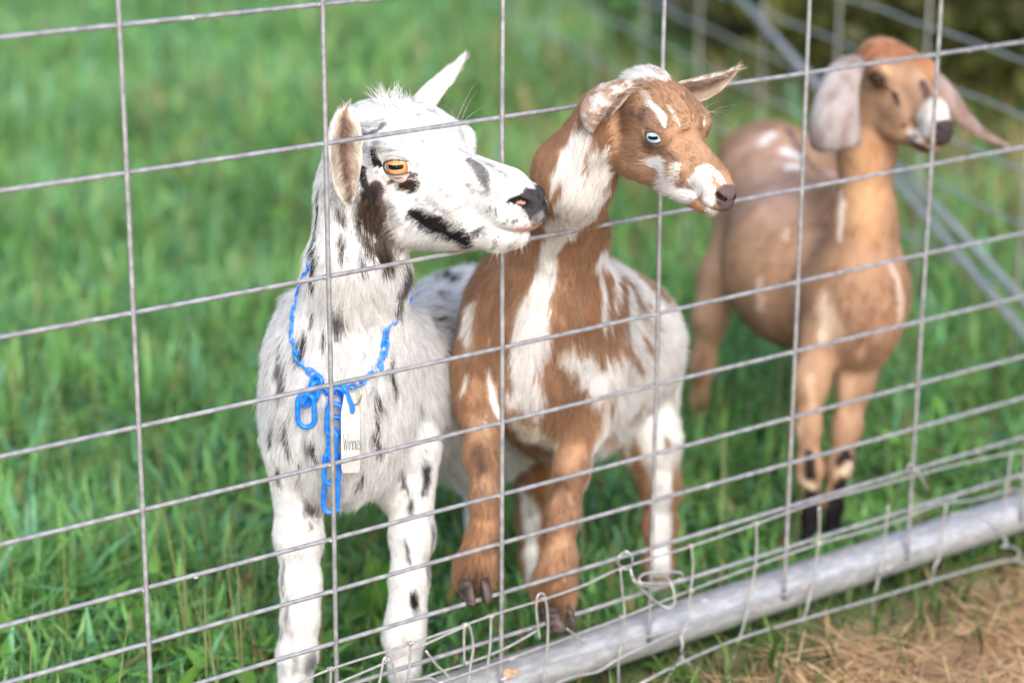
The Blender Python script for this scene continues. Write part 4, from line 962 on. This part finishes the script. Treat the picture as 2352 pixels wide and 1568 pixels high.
m((.09, .07, .09), *z3((130, 690, 12), (180, 760, 16), (240, 860, 16), (300, 960, 20), (360, 1020, 16), (450, 1030, 10)), soft=.9, amt=.9)
m((.62, .52, .54), *z3((400, 1020, 26), (460, 1030, 22)), soft=1, amt=.7)
m((.80, .70, .60), *z3((490, 1130, 12), (500, 1220, 26), (490, 1380, 24)), soft=1, amt=.9); m((.75, .62, .52), *z3((180, 1340, 14), (170, 1400, 16)), soft=1, amt=.8)
m((.82, .68, .54), *z6((770, 140, 36), (780, 220, 72), (810, 300, 70), (770, 350, 40)), soft=1, amt=.9); m((.76, .60, .50), *z6((455, 80, 26), (460, 140, 28), (460, 200, 20)), soft=1, amt=.85)
m((.82, .68, .60), *z6((1110, 10, 24), (1140, 120, 30), (1140, 240, 24)), soft=.9, amt=.85)
m((.68, .5, .38), *z6((960, 400, 18), (950, 440, 12)), soft=1, amt=.6); m((.70, .52, .38), *z6((700, 560, 26), (720, 700, 18)), soft=1.2, amt=.6); m((.66, .46, .32), *z6((900, 560, 40), (860, 700, 26)), soft=1.2, amt=.7)
m((.75, .62, .5), *z6((650, 780, 20), (650, 850, 16)), soft=1, amt=.6)
m(BLACK, *z6((690, 900, 10), (700, 960, 34), (710, 1010, 36)), soft=.6); m((.74, .60, .46), *z6((650, 1045, 26), (700, 1065, 26), (740, 1085, 22)), soft=.5)
m(BLACK, *z6((700, 1140, 55), (700, 1260, 70), (690, 1350, 80), (700, 1480, 90)), soft=.3)
m(BLACK, *z6((885, 880, 14), (860, 940, 30), (900, 930, 30)), soft=.6); m((.74, .60, .46), *z6((850, 1000, 22), (895, 985, 24)), soft=.5); m(BLACK, *z6((860, 1060, 42), (830, 1180, 55), (815, 1280, 75), (820, 1380, 80)), soft=.3)
m((.16, .10, .09), *z6((330, 260, 10), (430, 310, 14), (560, 385, 14)), soft=1, amt=.8); m((.2, .11, .07), *z6((170, 450, 40), (150, 560, 40), (160, 700, 50)), soft=1.2, amt=.7)
m((.06, .045, .04), *z6((170, 700, 30), (160, 900, 50)), soft=1, amt=.8)
def tintC(C, P, N, tg):
    v = noise(P, .04, 81)*.10; C = C*(1+v[:, None])
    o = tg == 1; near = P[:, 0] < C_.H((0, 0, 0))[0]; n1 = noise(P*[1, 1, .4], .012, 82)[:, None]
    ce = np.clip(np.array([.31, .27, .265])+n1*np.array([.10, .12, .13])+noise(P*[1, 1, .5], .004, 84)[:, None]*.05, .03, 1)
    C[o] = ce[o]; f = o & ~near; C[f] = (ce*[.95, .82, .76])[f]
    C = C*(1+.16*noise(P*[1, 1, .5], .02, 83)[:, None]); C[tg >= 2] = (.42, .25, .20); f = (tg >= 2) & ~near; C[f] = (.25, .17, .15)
    return C
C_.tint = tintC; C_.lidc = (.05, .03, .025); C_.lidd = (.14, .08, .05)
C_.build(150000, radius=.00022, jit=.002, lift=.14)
C_.eyes(eye_mat('brown_eye', srgb(100, 66, 44), srgb(60, 38, 26), (.5, .4, .36), 13.5), w=13, h=7.6, tilt=.15, look=(.45, -1, .05), lid=(.02, .015, .015))
hooves(C_, 1862, 1244, 2.872, size=.9); hooves(C_, 1912, 1220, 2.912, size=.9); hooves(C_, 1604, 1008, 3.262); hooves(C_, 1855, 972, 3.342)

# ---------------------------------------------------------------- the welded wire panel
LV = [.12796, 0, -.12642, -.23270, -.31261, -.39026, -.44403, -.49795, -.54793]
LV = [.12796+.127, ] + LV
pn = empty('wire_panel', (1.0, 0, GZ), 'galvanised welded wire panel on a steel pipe the goats look through', 'fence panel')
WR = .0024
def weldwire(pts, r, **k):
    return tube(pts, r, 8)
def dress(V, F, p0, p1, r):   # small zinc drips along a wire
    return V, F
X0, X1 = -1.2, 2.65
for i, z in enumerate(LV):
    n = 60; xs = np.linspace(X0, X1, n); P = np.stack([xs, np.full(n, .0042)+.0006*noise(np.stack([xs, xs*0+i, xs*0], 1), .3, 90), z+.0012*noise(np.stack([xs, xs*0+i*3.3, xs*0], 1), .5, 91)], 1)
    rr = WR*(1+.015*noise(P, .02, 92))
    V, F = tube(P, rr, 8)
    parts = [(V, F)]
    for _ in range(3):
        x = rng.uniform(0, 1.7); q = np.array([[x-.003, .0035, z-.0006], [x, .0030, z-.001], [x+.003, .0035, z-.0006]]); parts.append(tube(q, [.0012, .0022, .0012], 7))
    V, F = merge(parts); mesh_obj('horizontal_wire', V, F, MAT_WIRE, pn)
pip = at_y(1800, 1354, .024); PZ = pip[2]
for k in range(-5, 13):
    x = .2032*k; n = 40; zs = np.linspace(.42, PZ+.002, n)
    P = np.stack([x+.0010*noise(np.stack([zs, zs*0+k*2.1, zs*0], 1), .3, 93), np.zeros(n), zs], 1); P[-3:, 1] += np.array([.0, .0, .0])
    parts = [tube(P, WR*(1+.015*noise(P, .02, 94)), 8)]
    for z in LV:   # weld beads
        q = np.array([[x-.0035, .0030, z], [x, .0025, z], [x+.0035, .0030, z]]); parts.append(tube(q, [.0014, .0028, .0014], 7))
    V, F = merge(parts); mesh_obj('vertical_wire', V, F, MAT_WIRE, pn)
n = 40; xs = np.linspace(X0, X1, n); PR = .0242
V, F = tube(np.stack([xs, np.full(n, .0024+PR), np.full(n, PZ)], 1), PR, 40); mesh_obj('bottom_pipe', V, F, MAT_PIPE, pn)
# weld blobs and rust on the pipe
for (x, y, c, r_, xs_) in ((1170, 1545, MAT_RUST, .006, 1.6), (1842, 1342, MAT_RUST, .0035, 1.6), (1800, 1366, MAT_WIRE, .004, 1.5), (1486, 1462, MAT_WIRE, .0045, 1.6), (1632, 1371, MAT_PIPE, .003, 1.2), (2034, 1300, MAT_PIPE, .003, 1.5), (1355, 1452, MAT_PIPE, .002, 1), (1290, 1502, MAT_PIPE, .002, 1)):
    p = at_y(x, y, .0024+PR*.3); V = []; F = []
    ang = math.asin(max(-.95, min(.95, (p[2]-PZ)/PR))); c0 = np.array([p[0], .0024+PR-PR*math.cos(ang), PZ+PR*math.sin(ang)]); nn = unit([0, -math.cos(ang), math.sin(ang)]); tt_ = np.cross([1., 0, 0], nn)
    for i in range(5):
        th = math.pi/2*i/4
        for j in range(12):
            q = 2*math.pi*j/12; w = 1+.25*math.sin(q*3+x); V.append(c0+np.array([1., 0, 0])*r_*xs_*math.sin(th)*math.cos(q)*w+tt_*r_*math.sin(th)*math.sin(q)*w+nn*r_*.45*math.cos(th))
    for i in range(4):
        for j in range(12): F.append((i*12+j, i*12+(j+1) % 12, (i+1)*12+(j+1) % 12, (i+1)*12+j))
    mesh_obj('weld_blob', V, F, c, pn)

# ---------------------------------------------------------------- thin woven wire tied along the foot of the panel
c7 = lambda *q: [(551+x*.3645, 1163.5+y*.3645) for x, y in q]
c8 = lambda *q: [(1347.2+x*.427, 1163.5+y*.427) for x, y in q]
c6 = lambda *q: [(1531+x*.4687, 612.4+y*.4687) for x, y in q]
ww = empty('woven_wire', tuple(at_y(1700, 1420, -.008)), 'thin slack woven wire netting tied along the lower edge of the panel', 'wire netting')
def thin(name, pts, Y=-.008, r=.00135, parent=ww, n=6):
    P = [at_y(x, y, (Y if not hasattr(Y, '__len__') else Y[i])) for i, (x, y) in enumerate(pts)]
    S = spline(P, n); V, F = tube(S, r*(1+.08*noise(S, .02, 95)), 7); return mesh_obj(name, V, F, MAT_THIN, parent)
thin('strand', c7((300, 1145), (570, 1022), (1080, 860), (1420, 742), (1640, 665), (1930, 577))+c8((0, 415), (185, 330), (560, 212), (910, 92))+c6((750, 1150), (1090, 1058), (1380, 980), (1690, 912), (1790, 905), (1900, 860)), -.007)
thin('strand', c7((560, 1135), (940, 970), (1200, 850), (1425, 748)), -.009)
thin('strand', c7((980, 1135), (1240, 1045), (1430, 985), (1650, 900), (1800, 820), (1880, 772)), -.006)
thin('strand', c7((1700, 965), (1930, 875))+c8((0, 665), (190, 595), (560, 448), (910, 318), (1250, 198), (1620, 95))+c6((1330, 1165), (1520, 1140), (1680, 1095), (1760, 1100)), -.005)
thin('strand', c7((1250, 1110), (1440, 1045), (1640, 975), (1930, 870)), -.012)
thin('strand', c7((1640, 1088), (2000, 975))+c8((0, 790), (300, 705), (520, 640), (900, 520), (1200, 425), (1500, 330), (1800, 240)), -.006, r=.0013)
thin('strand', c7((1900, 1150), (2100, 1070))+c8((60, 885), (170, 818), (420, 700), (520, 668), (640, 618)), -.011)
thin('strand', c8((280, 955), (500, 842), (800, 715), (1150, 608), (1560, 490), (1900, 385), (2250, 290), (2400, 300), (2700, 200)), -.03, r=.0016)
for q in (c8((180, 325), (192, 450), (205, 590), (190, 720), (172, 850), (175, 980)), c8((562, 210), (572, 330), (560, 450), (540, 610), (515, 700), (512, 780)), c8((912, 90), (915, 220), (905, 330), (880, 480), (845, 640), (790, 800), (755, 920)),
          c8((1250, 0), (1252, 100), (1245, 200), (1220, 400), (1180, 560), (1120, 770)), c8((1622, -5), (1612, 95), (1590, 300), (1550, 470), (1540, 600)), c8((1935, -10), (1915, 100), (1900, 260), (1870, 330), (1855, 450)),
          c7((1890, 830), (1872, 700), (1868, 600), (1880, 555), (1905, 545), (1925, 575), (1940, 700), (1938, 860), (1925, 1000), (1912, 1130)),
          c7((1415, 985), (1412, 850), (1414, 760), (1425, 735), (1445, 745), (1465, 820), (1470, 900), (1455, 985), (1440, 1120)),
          c7((875, 1130), (890, 1050), (905, 965), (925, 945), (950, 960), (970, 1020), (990, 1130)),
          c7((1582, 690), (1580, 800), (1574, 900), (1562, 1000), (1558, 1120)), c7((1076, 856), (1072, 960), (1062, 1090), (1060, 1140)), c7((573, 1020), (570, 1120), (572, 1180)),
          c7((1172, 905), (1240, 995), (1300, 1050), (1350, 1120)), c6((1692, 912), (1680, 980), (1665, 1080), (1650, 1180)), c7((2060, 765), (2110, 805), (2165, 855)), c7((1060, 1090), (1130, 1085), (1200, 1078), (1250, 1104))):
    thin('stay', q, -.010)
def knot(px, Y=-.009, r=.0034):
    P = at_y(px[0], px[1], Y); V = []; F = []
    t = np.linspace(0, 4*math.pi, 26); S = np.stack([P[0]+(t/(4*math.pi)-.5)*.006, P[1]+r*.6*np.cos(t), P[2]+r*.6*np.sin(t)], 1)
    V, F = tube(S, .0011, 6); mesh_obj('knot', V, F, MAT_THIN, ww)
for q in c8((190, 330), (562, 212), (912, 92), (562, 450), (912, 318), (192, 594), (1248, 198), (830, 708), (1150, 608), (1880, 390))+c7((1425, 745), (1915, 580), (573, 1022), (1076, 860), (1430, 985), (1580, 690), (925, 965)): knot(q)

def tie(label, runs, Y=-.014, r=.0014):
    e = empty('tie_wire', tuple(at_y(*runs[0][0], Y)), label, 'tie wire')
    for q in runs:
        P = [at_y(x, y, Y-.004*math.sin(i*1.3)) for i, (x, y) in enumerate(q)]; S = spline(P, 7); V, F = tube(S, r, 7)
        mesh_obj('wire', V, F, MAT_THIN, e)
tie('curly twisted wire tie with an open loop hanging over the pipe below the spotted kid', [c8((208, 238), (178, 262), (168, 295), (190, 328), (225, 335), (245, 305), (243, 265), (215, 240), (185, 250)), c8((235, 330), (245, 370), (262, 395), (320, 465), (390, 520), (440, 542), (472, 520), (468, 450), (445, 395), (425, 362)), c8((250, 372), (258, 400), (330, 430), (410, 418), (480, 398), (520, 378), (500, 352), (420, 350), (330, 355), (288, 375), (290, 405), (360, 412), (430, 405))])
tie('short wire tie with a stubby tail where the netting meets the rightmost upright', [c6((1175, 985), (1190, 968), (1212, 970), (1218, 995), (1195, 1008), (1178, 995)), c6((1205, 985), (1235, 1010), (1258, 1050), (1275, 1085))])
tie('wire tie knotted below the pipe with two splayed tails', [c8((505, 690), (518, 740), (508, 775), (525, 795), (500, 815), (515, 830)), c8((510, 815), (460, 880), (415, 960)), c8((512, 812), (560, 850), (590, 900), (615, 960))], -.012)
tie('long bent wire tie twisted over the pipe near the right edge', [c8((1960, 40), (2060, 35), (2140, 70), (2200, 120), (2235, 165)), c8((2240, 160), (2260, 195), (2235, 215), (2290, 215), (2330, 245), (2310, 285))], -.02)

# ---------------------------------------------------------------- blue chain collar, ring and name tag
cb = empty('chain_collar', tuple(at(735, 880, 2.2)), 'bright blue plastic chain collar with dangling links on the white goat', 'collar')
def link(c, ax_, side, ln=.0165, w=.0062, r=.00145, name='chain_link'):
    ax_ = unit(ax_); side = unit(side-ax_*(side@ax_)); P = []
    for i in range(28):
        a = 2*math.pi*i/28; y = (ln/2-w/2)*(1 if math.sin(a) >= 0 else -1)+w/2*math.sin(a); P.append(c+ax_*y+side*(w/2)*math.cos(a))
    P.append(P[0]); P.append(P[1]); V, F = tube(P, r, 8, cap=False); mesh_obj(name, V, F, MAT_BLUE, cb)
def onskin(x, y, off=.004):
    h = A.hit(x, y); h = at(x, y, 2.2) if h is None else h
    return h+unit(CAM-h)*off
def chain_path(px, step=.0128, off=.004, flat0=0):
    P = spline([onskin(x, y, off) for x, y in px], 12); L_ = np.concatenate([[0], np.cumsum(np.linalg.norm(np.diff(P, axis=0), axis=1))]); n = int(L_[-1]/step)
    for i in range(n+1):
        s_ = (i+.5)*L_[-1]/(n+1); c = np.array([np.interp(s_, L_, P[:, k]) for k in range(3)]); c2 = np.array([np.interp(s_+.004, L_, P[:, k]) for k in range(3)])
        t = unit(c2-c); v = unit(CAM-c); sd_ = np.cross(t, v) if (i+flat0) % 2 else unit(v*.8+np.cross(t, v)*.5)
        link(c, t, sd_)
def chain_3d(P, step=.0128):
    P = spline(P, 10); L_ = np.concatenate([[0], np.cumsum(np.linalg.norm(np.diff(P, axis=0), axis=1))]); n = int(L_[-1]/step)
    for i in range(n+1):
        s_ = (i+.5)*L_[-1]/(n+1); c = np.array([np.interp(s_, L_, P[:, k]) for k in range(3)]); c2 = np.array([np.interp(s_+.004, L_, P[:, k]) for k in range(3)])
        t = unit(c2-c); o_ = unit(c-at(820, 650, 2.24)); link(c, t, np.cross(t, o_) if i % 2 else o_)
PL, PR_ = onskin(712, 615, .002), onskin(888, 760, .002); arc = [PL]
for t in np.linspace(.12, .9, 9):
    w_ = math.sin(math.pi*t)**.6; q = PL*(1-t)+PR_*t+FW*.085*w_; q[2] = PL[2]+(PR_[2]-PL[2])*t**5+.006*w_; h = A.bvh.find_nearest(Vector(q)); arc.append(np.array(h[0])+np.array(h[1])*.002)
arc.append(PR_); chain_3d(arc)
chain_path([(712, 615), (697, 650), (684, 690), (674, 740), (676, 785), (688, 825), (712, 852), (731, 868)], off=.0015)
chain_path([(888, 760), (880, 810), (868, 845), (835, 872), (805, 885), (775, 895), (745, 893), (733, 880)], off=.0025)
n_ = unit(CAM-at(720, 900, 2.2)); dn = unit(np.array([0.0, 0, -1.]))
link(onskin(722, 893, .006), unit(dn-RT*.35), unit(n_*.5+RT*.7), .028, .012, .0024); link(onskin(714, 905, .010), unit(dn-RT*.5), unit(n_*.8-RT*.6), .028, .011, .0024)
link(onskin(703, 943, .011), dn, RT, .034, .0165, .0026)
dz = onskin(770, 940, .012)
for i, (x, y, fl) in enumerate(((793, 915, 0), (775, 925, 1), (768, 965, 1), (763, 1020, 0), (762, 1075, 1), (760, 1140, 1))):
    c = onskin(x, y, .010+.002*i); link(c, unit(dn+RT*(.35 if i < 1 else -.05)), RT if fl else unit(n_+RT*.6), .030 if i < 2 else .034, .0145, .0025)
# ring + tag
rc = onskin(816, 905, .010); P = [rc+.0105*(math.cos(a)*unit(RT*.5+n_*.8)+math.sin(a)*UP) for a in np.linspace(0, 2*math.pi, 25)]
V, F = tube(P, .0011, 7, cap=False); mesh_obj('tag_ring', V, F, MAT_BRASS, cb)
tc_ = onskin(805, 925, .012); tx = unit(RT*.52+n_*-.85); ty = unit(-UP+RT*.02); ty = unit(ty-tx*(ty@tx)); tn = np.cross(tx, ty)
if tn@(CAM-tc_) < 0: tn = -tn
W_, Hh = .032, .068; out = [(-.30*W_, -.010), (-.5*W_, .010), (-.5*W_, Hh-.004), (-.42*W_, Hh), (.42*W_, Hh), (.5*W_, Hh-.004), (.5*W_, .010), (.26*W_, -.010)]
hole = [(.0045*math.cos(a)*.6, .004+.0075*math.sin(a)) for a in np.linspace(0, 2*math.pi, 9)[:-1]]
t0 = tc_; T = lambda x, y, z=0: t0+tx*x+ty*y+tn*z
V = []; F = []
no_ = 8
ordr = sorted(range(8), key=lambda i: math.atan2(out[i][1]-.004, out[i][0])); outs = [out[i] for i in ordr]; hs = sorted(hole, key=lambda q: math.atan2(q[1]-.004, q[0]))
for z in (.0008, -.0008):
    V += [T(x, y, z) for x, y in outs]+[T(x, y, z) for x, y in hs]
for i in range(8):
    j = (i+1) % 8; F.append((i, j, 8+j, 8+i)); F.append((16+i, 24+i, 24+j, 16+j)); F.append((i, 16+i, 16+j, j)); F.append((8+i, 8+j, 24+j, 24+i))
tagm = mesh_obj('name_tag', V, F, MAT_TAG, cb, smooth=False)
# handwritten name, pen strokes on the tag
def pen(pts): return tube([T(x, y, .0011) for x, y in spline([(a, b, 0) for a, b in pts], 5)[:, :2]], .00035, 5)
gl = {'W': [[(0, 0), (.15, 1), (.35, .3), (.55, 1), (.8, 0)]], 'i': [[(0, .45), (.03, 1)], [(.0, .18), (.02, .22)]], 'n': [[(0, .45), (.02, 1), (.03, .7), (.25, .42), (.38, .6), (.40, 1)]], 'e': [[(0, .75), (.35, .68), (.3, .45), (.08, .45), (.0, .8), (.2, 1), (.4, .92)]]}
parts = []; x0 = -.0148; sc_ = .0105
for ch, adv in zip('Winnie', (.92, .20, .52, .52, .2, .5)):
    for st in gl[ch]: parts.append(pen([(x0+a*sc_*1.0, .030+b_*sc_*1.5) for a, b_ in st]))
    x0 += adv*sc_
V, F = merge(parts)
wr = mesh_obj('handwriting', V, F, MAT_INK, cb)

# ---------------------------------------------------------------- side fence running away behind the goats
sdirn = np.array([math.sin(math.radians(21.6)), math.cos(math.radians(21.6)), 0])
q0 = at(2120, 300, 3.75)
def side_pt(x, y):     # point of the side fence seen at (x, y)
    r = FW+RT*(x-1176)/FPX+UP*(784-y)/FPX; nrm = np.array([sdirn[1], -sdirn[0], 0]); return CAM+r*(((q0-CAM)@nrm)/(r@nrm))
def S_(s, z): return np.array([q0[0]+sdirn[0]*s, q0[1]+sdirn[1]*s, z])
sf = empty('woven_fence', tuple(S_(0, GZ)), 'blurred wire side fence running away behind the long eared goat', 'fence')
zs = [side_pt(2352, y)[2] for y in (140, 269, 395, 519, 690)]
zs = [zs[0]+.33, zs[0]+.16]+zs
for i, z in enumerate(zs):
    s_ = np.linspace(-1.0, 4.6, 120); P = np.stack([S_(a, z+.0012*math.sin(a*19+i*2)) for a in s_]); V, F = tube(P, .0023, 6); mesh_obj('strand', V, F, MAT_THIN, sf)
for k in range(-3, 12):
    s_ = .36*k; P = [S_(s_, GZ), S_(s_+.004, -.3), S_(s_, zs[0]+.02)]; V, F = tube(spline(P, 4), .0023, 6); mesh_obj('stay', V, F, MAT_THIN, sf)
br = empty('brace_pipe', tuple(side_pt(2352, 770)), 'long slanting galvanised brace pipe on the side fence', 'brace')
V, F = tube([side_pt(1660, -50), side_pt(1850, 165), side_pt(2100, 462), side_pt(2380, 800), side_pt(2480, 930)], .0068, 14); mesh_obj('pipe', V, F, MAT_THIN, br)
V, F = tube([side_pt(2030, 350), side_pt(2180, 505), side_pt(2352, 690), side_pt(2440, 790)], .006, 12)
tag(mesh_obj('brace_wire', V, F, MAT_THIN), 'second thinner brace crossing the first one low at the right edge', 'brace')
